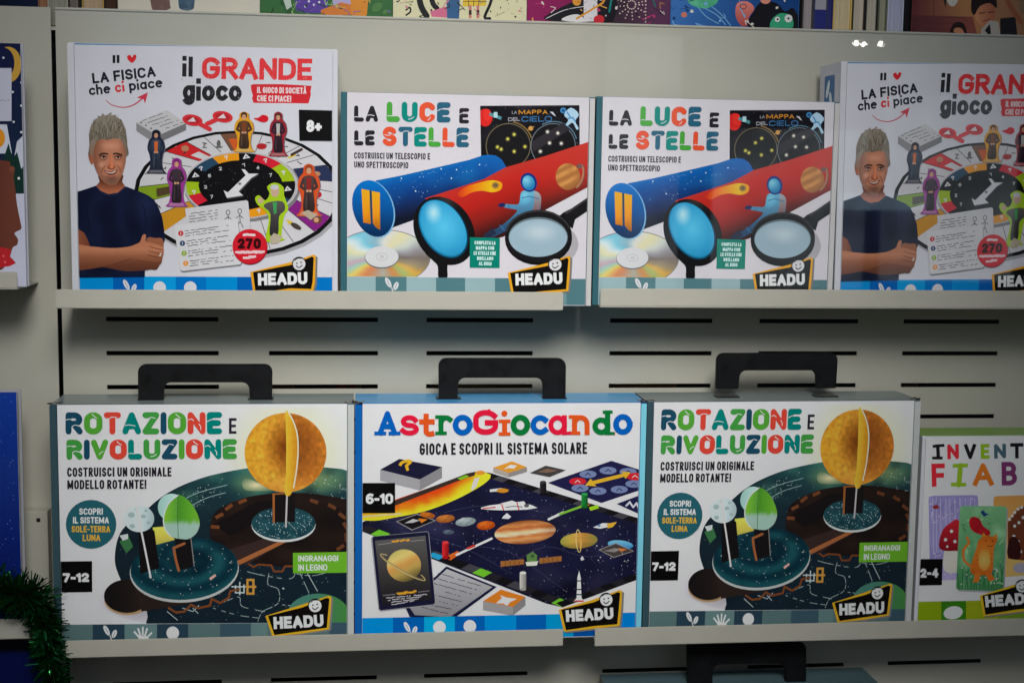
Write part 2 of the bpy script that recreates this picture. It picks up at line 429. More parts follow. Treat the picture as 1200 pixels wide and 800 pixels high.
# ------------------------------------------------------------------ cartons
def carton(name, label, cat, group, x0, x1, z0, z1, d, cl, cr, cols, gain, art, case=None):
    """a box: shell, front panel set between two folded side flaps, then the print; cl / cr = flap widths"""
    root = tag(empty(name, (x0, 0, z0)), label, cat, group)
    wd, ht = x1 - x0, z1 - z0; L = lambda c: lin(c, gain)
    c = {k: L(v) for k, v in cols.items()}
    shell = box_data(.0004, wd - .0004, .0019, d, 0, ht - .0008, {'all': c['side'], 'top': c['top'], 'left': c.get('left', c['side'])})
    link('carton', mesh_from('carton', *shell), root)
    fp = box_data(cl + .0007, wd - cr - .0007, 0, .0017, .0003, ht - .0012, {'all': c['paper'], 'top': c['top']})
    link('front_panel', mesh_from('front_panel', *fp), root)
    lf = box_data(0, cl, -.0007, .0017, .0003, ht - .0022, {'all': c['flapl']}); link('side_flap', mesh_from('side_flap', *lf), root)
    rf = box_data(wd - cr, wd, -.0007, .0017, .0003, ht - .0022, {'all': c['flapr']}); link('side_flap', mesh_from('side_flap', *rf), root)
    # print stops at the panel's own edges
    def px(xx, zz):   # photo point of a point on the panel face
        v = Vector((x0 + xx, 0, z0 + zz)) - Vector(CAM_C); q = [sum(CAM_M[r][k] * v[k] for k in range(3)) for r in range(3)]
        return (600 + CAM_F * q[0] / q[2], 400 + CAM_F * q[1] / q[2])
    e = .0009
    clip = [px(cl + e, e), px(wd - cr - e, e), px(wd - cr - e, ht - .0014), px(cl + e, ht - .0014)]
    a = Art(root, clip, 0.0, gain)
    art(a); a.finish()
    if case:   # carrying handle: a flat black loop standing in the middle of the lid
        ox0, ox1, oy, ix0, ix1, iy, yb = case; Yh = d * .42
        out = [(ox0 + .5, yb), (ox0, oy + 12)] + ellp(ox0 + 9, oy + 9, 9, 9, 0, 5, 180, 270) + ellp(ox1 - 9, oy + 9, 9, 9, 0, 5, 270, 360) + [(ox1 - .5, yb), (ix1 + 1, yb)]
        out += ellp(ix1 - 8, iy + 8, 8, 8, 0, 5, 360, 270) + ellp(ix0 + 8, iy + 8, 8, 8, 0, 5, 270, 180) + [(ix0 - 1, yb)]
        pts = [P(x, y, Yh) - Vector(root.location) for x, y in out]
        bm = bmesh.new()
        vs = [bm.verts.new(p) for p in pts]
        vs[0].co.z = vs[-1].co.z = ht - .003
        for v in vs:
            if v.co.z < ht + .002: v.co.z = ht - .003
        f = bm.faces.new(vs); r = bmesh.ops.extrude_face_region(bm, geom=[f])
        for v in [g for g in r['geom'] if isinstance(g, bmesh.types.BMVert)]: v.co.y += .007
        bmesh.ops.recalc_face_normals(bm, faces=bm.faces[:])
        bmesh.ops.bevel(bm, geom=[e_ for e_ in bm.edges], offset=.0009, segments=2, affect='EDGES', clamp_overlap=True)
        me = bpy.data.meshes.new('handle'); bm.to_mesh(me); bm.free()
        link('handle', me, root, BLACKP)
        # slot plates where the loop goes through the lid
        for x_ in ((ox0 + ix0) / 2, (ox1 + ix1) / 2):
            X_ = P(x_, yb, Yh).x - x0
            link('handle_slot', mesh_from('handle_slot', *box_data(X_ - .014, X_ + .014, Yh - .004, Yh + .011, ht - .001, ht + .0004, (.01, .01, .012, 1))), root)
        # scuffed corners and a fold line along the lid
        rg = random.Random(int(x0 * 1e4))
        for xx in (cl * .6, wd - cr * .6):
            ch = []
            for k in range(7):
                r_ = rg.uniform(.0006, .0022); xk, yk = xx + rg.uniform(-.006, .006), rg.uniform(.001, .016)
                ch.append(box_data(xk - r_, xk + r_, yk - r_, yk + r_, ht - .0009, ht - .0004 + rg.uniform(0, .0012), lin(rg.choice([(60, 50, 45), (35, 30, 30), (120, 110, 105)]))))
            link('scuffed_corner', mesh_from('scuffed_corner', *merge(*ch)), root)
    return root

def copy_tree(o, parent=None):
    c = o.copy(); COL.objects.link(c); c.parent = parent
    for ch in o.children: copy_tree(ch, c)
    return c
# ------------------------------------------------------------------ print of the board game box
def little(a, cx, top, bot, wd, edge, robe, skin=(196, 150, 120), hair=(60, 45, 40), vest=None, lean=0):
    """a cut-out cardboard figure printed on the picture"""
    H = bot - top; r = wd * .27; u = lambda x, y: (cx + x * wd + lean * (1 - y), top + y * H)
    sil = [u(0, 0), u(.27, .05), u(.30, .17), (u(.52, .27)), u(.60, .44), u(.46, .58), u(.40, .78), u(.5, .93), u(.62, 1), u(-.62, 1), u(-.5, .93), u(-.40, .78), u(-.46, .58), u(-.60, .44), u(-.52, .27), u(-.30, .17), u(-.27, .05)]
    a.poly(sm([(x + .9, y + .6) for x, y in sil], 3), (110, 106, 108)); a.poly(sm(sil, 3), edge)
    a.lg(sm([u(-.12, .23), u(.12, .23), u(.36, .29), u(.24, .5), u(.30, .9), u(-.30, .9), u(-.24, .5), u(-.36, .29)], 3), [(0, robe), (1, mixc(robe, (18, 16, 18), .5))], u(0, .3), u(0, .95))
    for s_ in (-1, 1):
        a.line([u(.30 * s_, .31), u(.43 * s_, .44), u(.10 * s_, .52)], wd * .15, mixc(robe, (12, 10, 12), .22)); a.ell(u(.08 * s_, .52)[0], u(0, .52)[1], wd * .075, wd * .075, skin)
    if vest: a.poly([u(-.13, .27), u(.13, .27), u(.1, .5), u(-.1, .5)], vest)
    hx, hy = u(0, .125); a.ell(hx, hy - wd * .07, wd * .2, wd * .22, hair); a.ell(hx, hy + wd * .03, wd * .135, wd * .17, skin); a.dots([(hx - wd * .05, hy + wd * .02), (hx + wd * .06, hy + wd * .02)], (50, 36, 32), .42, 5)
    a.line([u(0, .58), u(.02, .88)], .6, mixc(robe, (8, 8, 8), .6)); a.line([u(-.13, .62), u(-.16, .86)], .5, mixc(robe, (220, 210, 200), .2))
    a.poly([u(-.42, .93), u(.42, .93), u(.5, .99), u(-.5, .99)], mixc(edge, (190, 180, 170), .45))

def art_grande(a):
    a.part('front_panel_band')
    B1, B2, B3, B4 = (0, 138, 200), (0, 98, 172), (12, 150, 208), (0, 116, 186)
    strip(a, 323.6, 324.8, 358, [(80, 132.6, B1), (132.6, 169, B2), (169, 206, B3), (206, 241.7, B4), (241.7, 278, B1), (278, 316, B2), (316, 352, B1), (352, 392, B4)])
    leaf(a, 148, 333.5); a.ell(187, 337, 7.4, 7.4, WHITE); a.ell(223, 337, 7.4, 7.4, WHITE)
    a.part('title_lettering')
    a.poly([(80, 50.5), (392, 55.5), (392, 57.3), (80, 52.3)], (86, 138, 178))
    D = (46, 45, 49); R = (214, 62, 66)
    a.text('il', 213.4, 90, 225.8, 90.2, 23.5, 5.0, D, track=2.3)
    a.text('GRANDE', 236.6, 92.6, 365.5, 94.6, 25.5, 5.6, R, track=1.6)
    a.text('gioco', 214, 118.2, 283, 118.8, 25.5, 5.6, D, track=1.2)
    for seed, bx, n, cc in ((3, [(236, 66), (366, 68), (366, 95), (236, 93)], 90, (226, 150, 150)), (4, [(240, 96), (283, 96), (283, 119), (240, 119)], 34, (170, 168, 172)), (5, [(213, 66), (226, 66), (226, 124), (213, 124)], 14, (120, 118, 120))):
        a.stars(bx, n, cc, .55, seed)
    a.poly([(293.8, 100.3), (297, 98.9), (330, 98.8), (365, 100.8), (363.8, 108), (364.4, 111), (361.6, 121.4), (330, 121.0), (297, 120.8), (295.4, 115.5), (296.4, 112), (294.6, 107)], (200, 46, 56))
    a.text('IL GIOCO DI SOCIET\xc0', 301.2, 109.2, 359, 110.2, 7.2, 1.35, (226, 205, 208), track=.55)
    a.text('CHE CI PIACE!', 301.2, 119.0, 341.2, 119.6, 7.2, 1.35, (226, 205, 208), track=.55)
    a.part('motto_lettering')
    K = (42, 41, 50)
    a.lines([[(133.6, 66.6), (133.6, 72.6)], [(138.4, 66.4), (138.4, 72.5)]], 3.3, K)
    a.poly(sm([(154.6, 73.9), (150.4, 70.6), (148.9, 67), (150.6, 64.9), (153, 65.2), (154.8, 67.6), (156.6, 64.7), (159.2, 64.6), (159.8, 67.2), (158.2, 71)], 4), (206, 48, 56))
    a.text('LA FISICA', 108.8, 98.4, 182.8, 90.0, 12.4, 2.7, K, track=1.4)
    a.text('che ', 104.6, 112.2, 133.5, 109, 12.4, 2.4, K, track=1.1)
    a.text('ci', 135.2, 108.8, 146.2, 107.5, 12.4, 2.4, (206, 58, 64), track=1.3)
    a.text('piace', 151.8, 106.9, 191, 102.4, 12.4, 2.4, K, track=1.1)
    a.line(sm([(124.2, 117.7), (131.7, 123.4), (146, 126), (159.5, 121.5), (171.4, 110.6)], 6, False), 1.5, (188, 58, 80), taper=(.5, 1.1))
    a.poly([(160.4, 114.6), (173.4, 108.4), (170, 121.8), (168.3, 116.4)], (196, 62, 80))

    a.part('illustration')
    W2 = (196, 193, 196); G1 = (150, 148, 150)
    # wheel board: rim, ring of cells, inner ring, hub
    a.ell(281, 230.5, 122.5, 74, (160, 158, 162)); a.ell(279, 227, 122.3, 74, (24, 22, 24)); a.ell(279, 226.4, 117.2, 70.2, W2)
    C0 = (279, 226.4); ri = (283, 217.5)
    def cell(t0, t1, col, f0=0.0, f1=1.0):
        o = []
        def pt(t, f):
            t = radians(t); x0, y0 = ri[0] + 68 * sin(t), ri[1] - 41 * cos(t); x1, y1 = C0[0] + 117 * sin(t), C0[1] - 70 * cos(t)
            return (x0 + (x1 - x0) * f, y0 + (y1 - y0) * f)
        o = [pt(t0 + (t1 - t0) * k / 6, f1) for k in range(7)] + [pt(t1 + (t0 - t1) * k / 6, f0) for k in range(7)]
        if col: a.poly(o, col)
        return pt
    for t0, t1, c in ((-46, -31, (196, 42, 46)), (-10, 1, (120, 84, 66)), (-100, -84, (128, 152, 40)), (62, 79, (46, 54, 86)), (113, 130, (132, 40, 126)), (-131, -116, (190, 138, 40))):
        cell(t0, t1, c)
    cell(-7, 0, (196, 92, 44), 0, .7); cell(-98, -88, (86, 70, 46), .25, .6); cell(-42, -34, W2, .0, .38)
    pt = cell(0, 1, None)
    a.lines([[pt(t, .03), pt(t, .97)] for t in (-116, -100, -84, -71, -58, -46, -31, -20, -10, 1, 14, 27, 38, 50, 62, 79, 90, 101, 113, 130, 146, 161)], .75, (52, 50, 54))
    rg = random.Random(5)
    a.lines([[(x, y), (x + rg.uniform(-4, 4), y + rg.uniform(-3, 3)), (x + rg.uniform(-5, 5), y + rg.uniform(-3, 3))] for x, y in [pt(t, rg.uniform(.35, .65)) for t in (-78, -65, -52, -40, -25, -25, 8, 20, 20, 33, 44, 56, 70, 84, 96, 107, 120, 138, 153, -108)]], 1.0, (56, 52, 56))
    p = pt(-15.5, .5); a.ell(p[0], p[1], 2.4, 4.2, (100, 98, 98)); a.ell(p[0], p[1] + 4, 5, 1.3, (110, 108, 108))
    p = pt(17, .35); a.ell(p[0], p[1], 6, 3.6, (170, 42, 48)); p = pt(31, .55); a.ell(p[0], p[1], 4, 3, (98, 140, 180)); p = pt(43, .5)
    a.poly([(p[0] - 9, p[1] + 5), (p[0] + 1, p[1] - 2), (p[0] + 3, p[1] + 1), (p[0] - 3, p[1] + 4)], (206, 180, 70)); a.lines([[(p[0] - 2, p[1]), (p[0] + 9, p[1] - 6)]], 3.2, (70, 52, 46))
    p = pt(97, .45); a.ell(p[0], p[1], 6.5, 4.4, (178, 34, 44)); p = pt(71, .55); a.ell(p[0], p[1], 5, 3, (180, 130, 100))
    p = pt(121, .8); a.ell(p[0], p[1], 5.5, 4.6, (112, 74, 52)); a.ell(p[0] - 1, p[1], 3, 3, (200, 150, 124))
    p = pt(138, .5); a.poly([(p[0] - 8, p[1] - 6), (p[0] - 1, p[1] - 4), (p[0] + 1, p[1]), (p[0] - 4, p[1])], (204, 180, 60)); a.ell(p[0] + 4, p[1] + 2, 7, 3, (74, 64, 58), rot=30)
    p = pt(-37, .75); a.ell(p[0], p[1], 4.5, 3.6, (176, 124, 96))
    a.ell(284, 219.5, 68.5, 41, (122, 120, 122)); a.ell(282.6, 217.4, 67.2, 39.6, (176, 174, 176))
    def seg(t0, t1, col):
        n = max(3, int((t1 - t0) / 5)); ts = [radians(t0 + (t1 - t0) * k / n) for k in range(n + 1)]
        a.poly([(282 + 64 * sin(t), 217.4 - 38 * cos(t)) for t in ts] + [(282 + 48 * sin(t), 217 - 28.4 * cos(t)) for t in ts[::-1]], col, False)
    a._layer()
    OR, RD, LI, BU, BK = (226, 148, 30), (196, 36, 56), (154, 178, 32), (44, 74, 98), (22, 20, 24)
    for t0, t1, c in ((-31, -2, OR), (-2, 17, BK), (17, 48, RD), (48, 82, LI), (82, 115, BK), (115, 140, BU), (140, 174, OR), (174, 206, LI), (206, 232, BK), (232, 252, RD), (252, 277, LI), (277, 303, BK), (303, 329, BU)): seg(t0, t1, c)
    a.ell(282, 217, 49.4, 29.2, (20, 19, 22))
    a.stars(ellp(282, 217, 45, 26), 46, (110, 108, 112), .45, 9)
    for t, ch in ((-17, '?'), (32, '?'), (65, '?'), (157, '?'), (-55, '?'), (-105, '?')):
        x, y = 282 + 56 * sin(radians(t)), 217.2 - 33.4 * cos(radians(t)); dx = 2.2
        a.text(ch, x - dx, y + 2.5, x + dx, y + 1.6, 5.2, 1.2, WHITE, layer=True)
    for t in (7, 98, -70):
        x, y = 282 + 56 * sin(radians(t)), 217.2 - 33.4 * cos(radians(t)); a.poly([(x - 4.4, y + 2.4), (x + 4.6, y + 1), (x - 1, y - 4)], WHITE); a.poly([(x - 1.4, y + .8), (x + 1.4, y + .4), (x - .4, y - 1.4)], (22, 20, 24))
    for t, ch in ((-35, '2'), (5, '1'), (30, '4'), (60, '7'), (120, '2'), (-62, '6'), (-95, '2'), (-125, '7')):
        x, y = 282 + 41 * sin(radians(t)), 217.2 - 23.6 * cos(radians(t)); a.text(ch, x - 1.7, y + 2, x + 1.7, y + 1.6, 4, .8, (196, 194, 198))
    arrow = [(262, 223), (267, 225.5), (288, 205.5), (283, 198.4), (287, 198.6), (291.5, 203.6), (303, 203.6), (294.5, 208.5), (279.5, 224.5), (285, 229), (266, 232)]
    a.poly([(x + 1, y + 1.4) for x, y in arrow], (80, 78, 82)); a.poly(arrow, (206, 204, 208)); a.ell(281, 215.4, 2, 1.5, (120, 118, 122))
    # deck of cards
    a.poly([(159.7, 144), (185, 159), (190, 165.5), (177, 165.5), (160, 153.5)], (150, 148, 150)); a.poly([(185, 159), (218, 144.5), (218, 152.5), (190, 165.5)], (128, 126, 128))
    a.poly([(159.7, 144), (195.5, 129), (218, 144.5), (185, 159)], (188, 186, 188))
    a.lines([[(160 + 26 * 0, 146.2 + 2.2 * k), (185, 161 + 1.9 * k), (218, 146 + 2.0 * k)] for k in range(4)], .5, (92, 90, 92))
    for k in range(5): a.scribble(167 + 6 * k, 144.5 + 2.6 * k - 3, 190 + 6 * k, 134.5 + 2.6 * k - 1, 1.4, (104, 100, 106), 20 + k, .8)
    a.dots([(165.5, 144), (171, 147), (177, 150.6)], (70, 66, 80), 1.1)
    for cx, cy, hx, hy in ((225.6, 141, 246, 151.6), (261, 137, 242.5, 145.4)):
        a.line([(cx, cy), (hx, hy)], 5.2, (206, 58, 66)); a.ell(cx, cy, 12, 6.6, (206, 54, 62), rot=10); a.ell(cx, cy, 8.6, 4.2, (178, 44, 54), rot=10); a.poly([(cx - 6, cy + 1.6), (cx + 4, cy + 1.8), (cx + 1, cy - 3.6)], (214, 200, 204))
    a.poly(sm([(297.4, 139), (303, 138), (307.6, 134.8), (313, 136), (314.6, 139.6), (312, 143), (306, 143)], 4), (200, 28, 46))
    little(a, 183, 152, 203, 17, (40, 44, 66), (64, 76, 96), hair=(24, 22, 28), vest=(196, 104, 50))
    little(a, 207, 185, 242, 19, (150, 60, 140), (70, 56, 66), hair=(120, 40, 110))
    little(a, 286, 131, 178, 19, (212, 154, 40), (98, 70, 50), hair=(70, 50, 36), vest=(128, 70, 40))
    little(a, 326, 131, 183, 17, (146, 42, 56), (66, 40, 56), hair=(80, 50, 44), vest=(176, 172, 170))
    little(a, 362, 192, 253, 22, (200, 84, 40), (88, 66, 66), hair=(150, 70, 40), vest=(140, 44, 40))
    a.poly([(353, 249), (361, 246), (372, 252), (364, 258)], (176, 160, 140))
    a.poly(sm([(322, 214), (332, 219), (333, 229), (338, 244), (333, 254), (330, 277), (334, 281), (312, 283), (315, 258), (311, 247), (302, 240), (299, 232), (304, 229), (311, 235), (316, 227), (313, 219)], 3), (160, 190, 36))
    a.lg(sm([(315, 237), (331, 236), (334, 246), (327, 254), (326, 274), (316, 275), (317, 251), (309, 242)], 3), [(0, (92, 88, 86)), (1, (52, 48, 50))], (322, 236), (322, 275))
    a.ell(322.3, 224, 5, 7, (190, 160, 140)); a.ell(321.8, 219.5, 5, 3, (190, 188, 190)); a.poly([(319.5, 237), (324.5, 237), (324, 250), (321, 251)], (70, 150, 90)); a.ell(305.5, 235, 3.4, 3.4, (188, 160, 136))
    a.poly([(316, 279), (321, 273), (331, 277), (326, 285), (318, 286)], (178, 166, 146))
    # cards and round sticker
    a.poly([(217.4, 246), (289, 236), (291, 237.6), (294.4, 271), (222, 282)], (140, 138, 140)); a.poly([(217, 244.4), (288.6, 234.6), (291, 236.2), (293.8, 269.6), (221.4, 280.4)], (196, 194, 197))
    for k in range(4): a.scribble(222, 250.6 + 3.2 * k, 255, 246 + 3.2 * k, 1.6, (84, 82, 90), 40 + k)
    for cx, cy in ((267.4, 249), (281, 247.5)):
        a.ring(cx, cy, 2.6, 3.2, .8, (60, 58, 64)); a.lines([[(cx, cy + 3), (cx + .5, cy + 12), (cx + 4, cy + 19)], [(cx - 4, cy + 8), (cx, cy + 5), (cx + 4, cy + 8)], [(cx + .5, cy + 12), (cx - 3, cy + 18)]], .8, (60, 58, 64))
    a.poly([(204.4, 266.6), (206, 265), (276.6, 257), (279.6, 259), (284.4, 308), (282, 311), (214, 318.8), (211.6, 317)], (134, 132, 134)); a.poly([(204, 265.6), (205.6, 264), (276, 256.2), (278.8, 258), (283.6, 306.6), (281.4, 309.6), (213.8, 317.4), (211.4, 315.8)], (202, 200, 203))
    for k, c in enumerate(((190, 44, 50), (46, 70, 110), (140, 168, 50), (222, 146, 60))):
        x, y = 212 + 1.9 * k, 273.4 + 11.7 * k; a.ell(x, y, 3.2, 3.2, c); a.line([(x, y - 1.4), (x, y + 1.2)], .9, WHITE)
        for j in range(3): a.scribble(x + 5, y - 2.6 + 2.9 * j, x + (56 if j != 1 else 40), y - 2.6 + 2.9 * j - (6.6 if j != 1 else 4.7), 1.4, (92, 66, 72) if j == 1 else (64, 62, 70), 60 + 5 * k + j, .75, .7)
    a.part('round_sticker')
    a.ell(293.2, 289.4, 20.6, 20.6, (150, 26, 40)); a.ell(292.6, 288.6, 20.2, 20.2, (200, 34, 50))
    a.text('270', 278.6, 291.6, 305.8, 291.6, 12.4, 3.6, (58, 14, 20), track=.8)
    a.scribble(286, 275.6, 298, 275, 3.6, (228, 200, 204), 3, 2.6, .95); a.scribble(277, 295.6, 309, 295, 3.2, (226, 190, 196), 4, 2.6, .95); a.scribble(286, 301.6, 299, 301, 3.2, (226, 190, 196), 5, 2.6, .95)
    # the smiling man, printed
    a.part('printed_portrait')
    SK = lambda x, y: mixc(mixc((184, 126, 100), (128, 84, 66), max(0, (abs(x - 131) - 7) / 17)), (122, 86, 70), max(0, (y - 204) / 20))
    a.fn(sm([(104.6, 177), (103.6, 181), (105, 188), (107.5, 192.4), (110, 190), (109, 176)], 3), lambda x, y: mixc((132, 76, 54), (176, 104, 74), (x - 103) / 6), 2)
    a.fn(sm([(117, 204), (143, 204), (143.4, 213), (146.6, 219), (140, 226), (128, 229), (118, 225), (112.6, 218.6), (117, 213)], 3), lambda x, y: mixc((104, 60, 44), (170, 104, 76), (y - 213 + abs(x - 130) * .12) / 11), 2.4)
    hair = sm([(107.5, 184), (105, 170), (104.8, 156), (107, 147), (111, 141), (115, 137.6), (114.5, 135.8), (118.5, 136.2), (120.5, 133), (124, 135.8), (129.4, 132.4), (131.6, 133), (129, 135.4), (136, 135), (137, 137.6), (142.4, 140.4), (144.6, 145), (147.4, 152), (148.6, 160), (149.4, 170), (147.6, 184)], 3)
    a.fn(hair, lambda x, y: mixc(mixc((132, 124, 112), (84, 74, 62), (y - 138) / 24), (150, 140, 126), .5 + .5 * noise.noise((x * .55, y * .12, 3))), 2.2)
    face = sm([(111, 172), (113.4, 166), (119, 163.4), (126, 164.2), (133, 162.6), (140, 163.6), (144.6, 167), (146.4, 175), (147.8, 186), (146.2, 196), (143, 205.6), (138, 213.2), (131, 217), (123.6, 214.6), (117, 207.6), (112, 198), (109.6, 188), (109.6, 179)], 4)
    a.fn(face, SK, 2.2)
    # light and modelling of the printed face
    a.fn(sm([(114, 168), (124, 166), (138, 166), (143, 172), (136, 177), (128, 176), (118, 177)], 4), lambda x, y: mixc((206, 150, 124), SK(x, y), hypot((x - 130) / 14, (y - 171) / 6)), 1.6)
    a.fn(ellp(119.5, 193, 6, 5), lambda x, y: mixc((206, 150, 126), SK(x, y), hypot((x - 119.5) / 6, (y - 193) / 5)), 1.5)
    a.fn(ellp(140.4, 192.6, 5, 5), lambda x, y: mixc((196, 132, 104), SK(x, y), hypot((x - 140.4) / 5, (y - 192.6) / 5)), 1.5)
    a.fn(sm([(118, 203), (125, 206), (136, 206), (142, 201), (141, 209), (136, 216), (128, 217), (121, 211)], 4), lambda x, y: mixc((116, 82, 68), SK(x, y), hypot((x - 131) / 12.5, (y - 210) / 8)), 1.5)
    for x, s in ((121.6, 1), (138.2, -1)):
        a.fn(ellp(x, 184.2, 6.2, 3.8), lambda X, Y, x=x: mixc((104, 58, 42), SK(X, Y), hypot((X - x) / 6.2, (Y - 184.2) / 3.8)), 1.3)
        a.line(sm([(x - 4.4 * s, 182.0), (x - 1, 180.0), (x + 5 * s, 180.6)], 4, False), 2.5, (70, 48, 38), taper=(1, .7))
        a.poly(sm([(x - 3.3, 184.8), (x, 183.0), (x + 3.3, 184.8), (x, 186)], 3), (188, 160, 148)); a.ell(x + .2, 184.4, 1.4, 1.3, (40, 28, 26))
        a.line(sm([(x - 3.6, 184.7), (x, 182.9), (x + 3.6, 184.7)], 3, False), .8, (48, 30, 26)); a.line(sm([(x - 3, 187.2), (x, 188), (x + 3, 187.2)], 3, False), .6, (132, 76, 56))
    a.fn(sm([(128.6, 182), (131.8, 182), (132.4, 190), (135.2, 195.6), (131, 198), (126.4, 195.8), (129, 190)], 4), lambda x, y: mixc((214, 134, 98), (160, 88, 62), abs(x - 131.4) / 4.4), 1.2)
    a.line(sm([(126.4, 196.2), (128.6, 197.6), (131, 198.4), (133.4, 197.4), (135.2, 195.8)], 3, False), 1.0, (102, 54, 42))
    a.line(sm([(124, 194.4), (120.4, 198.4), (119, 203)], 4, False), .9, (136, 76, 56)); a.line(sm([(137.4, 194), (140.6, 197.6), (141, 202)], 4, False), .9, (130, 72, 54))
    a.poly(sm([(121.4, 199.4), (126, 201), (131, 201.2), (135.6, 200.2), (138.4, 198.2), (136.6, 202.8), (132.2, 205.4), (126.8, 204.6)], 4), (118, 62, 54))
    a.poly(sm([(123.4, 200.7), (127, 201.9), (131.4, 202), (136.4, 200.2), (134.6, 202.3), (131, 203.4), (126.6, 202.7)], 4), (206, 188, 180))
    a.line(sm([(125.6, 206), (130.6, 207.6), (135.6, 205.8)], 4, False), .9, (168, 92, 78))
    # swept grey hair and stubble
    rg = random.Random(8); hs = []
    for k in range(120):
        x = rg.uniform(106, 147); y = rg.uniform(138, 163); hs.append([(x, y), (x + (x - 127) * .04 + rg.uniform(-1, 1.4), y - rg.uniform(3, 7))])
    hs = [h for h in hs if h[1][1] > 134 and 105.5 + (150 - h[1][1]) * .45 < h[1][0] < 148 - max(0, 150 - h[1][1]) * .5]
    a.lines(hs[::2], .4, (156, 146, 132)); a.lines(hs[1::2], .5, (88, 78, 66))
    a.fn(sm([(106.6, 184), (106, 170), (109, 163), (112.6, 166), (110.4, 174), (109.6, 184)], 3), lambda x, y: mixc((140, 128, 116), (150, 104, 82), (y - 166) / 20), 2); a.fn(sm([(147.6, 184), (148.6, 172), (146.4, 163), (143.6, 165.6), (146, 174)], 3), lambda x, y: mixc((128, 116, 104), (138, 92, 72), (y - 166) / 20), 2)
    a.stars([(114, 200), (119, 203), (124, 209), (131, 211), (138, 208), (143, 201), (144, 203), (139, 213), (131, 217), (122, 213)], 60, (120, 92, 80), .4, 31)
    shirt = [(86, 226), (92, 224.4), (103, 221), (112.5, 217.6), (118, 223.5), (127, 227.6), (138, 226), (147.4, 218.4), (156, 221.6), (164.5, 224.8), (174, 229), (180.7, 234), (186, 243), (190.4, 255), (192.4, 268), (193.4, 281), (191.4, 287), (183, 283), (172, 279), (170.5, 300), (170, 324), (86, 325)]
    a.fn(shirt, lambda x, y: mixc(mixc((26, 34, 62), (18, 24, 46), abs(noise.noise((x * .035, y * .03, 1))) * 1.5), (38, 48, 82), max(0, 1 - hypot(x - 172, y - 240) / 26) * .7), 5)
    a.line(sm([(112.5, 218.4), (118, 224.5), (127, 228.8), (138, 227), (147.4, 219)], 4, False), 1.4, (34, 44, 74))
    a.lines([sm(q, 4, False) for q in ([(168, 240), (171, 256), (171, 276)], [(150, 262), (160, 268), (168, 270)], [(100, 240), (104, 258), (103, 272)], [(120, 246), (123, 266), (121, 284)])], .8, (15, 20, 38))
    arm = lambda x, y: mixc(mixc((178, 118, 88), (116, 70, 50), (y - 290) / 22), (196, 138, 108), max(0, 1 - abs(y - 293) / 6) * .5)
    a.fn([(88, 268), (93.8, 269.5), (99, 273), (103, 281), (106, 289), (100, 296), (88, 296)], lambda x, y: mixc((150, 92, 68), (116, 66, 48), (x - 88) / 18), 4)
    a.fn(sm([(172.4, 279), (182, 279), (190, 279.4), (192, 288), (190, 306), (187.4, 310), (183.6, 315.6), (177, 315.4), (167.7, 316.8), (148, 317.6), (128, 314), (118, 311), (140, 300), (168, 296)], 3), lambda x, y: mixc((150, 96, 70), (98, 58, 44), (y - 296) / 18), 4)
    a.fn(sm([(86, 288), (106, 288.6), (128.7, 290.6), (149.8, 289.2), (160, 285.8), (164.5, 283), (166.6, 277), (169.4, 274.2), (171.4, 276.4), (171.2, 283), (180, 285), (190, 288.6), (192.2, 292), (191.6, 299), (189, 305), (184, 307.4), (172, 306), (161, 304.4), (152, 303), (133.6, 309), (118, 313), (86, 315)], 3), arm, 4)
    a.lines([sm(q, 3, False) for q in ([(176, 289), (184, 291.4), (191, 292.4)], [(175, 294), (184, 296.4), (191, 297.6)], [(174, 299), (182, 301), (189.6, 302)], [(161, 304.6), (172, 306.4), (184, 308)], [(118, 313), (134, 309.4), (152, 303.4)])], .8, (104, 58, 42))
    a.dots([(187.6, 299.4), (188.6, 297.4)], (196, 190, 180), 1.2)
    age(a, [(350.2, 128.8), (392, 129.8), (392, 165.2), (351, 164.6)], '8+', 359, 154.8, 377, 155, 14, 3.7)
    badge(a, [(293.6, 318.6), (343, 306.5), (367.6, 298.2), (370, 299.6), (369.2, 331), (367, 340.5), (340, 341), (297, 345)], (302.6, 334.4), (360.4, 332.8), 14.2, (350.6, 309.2), 7.3)

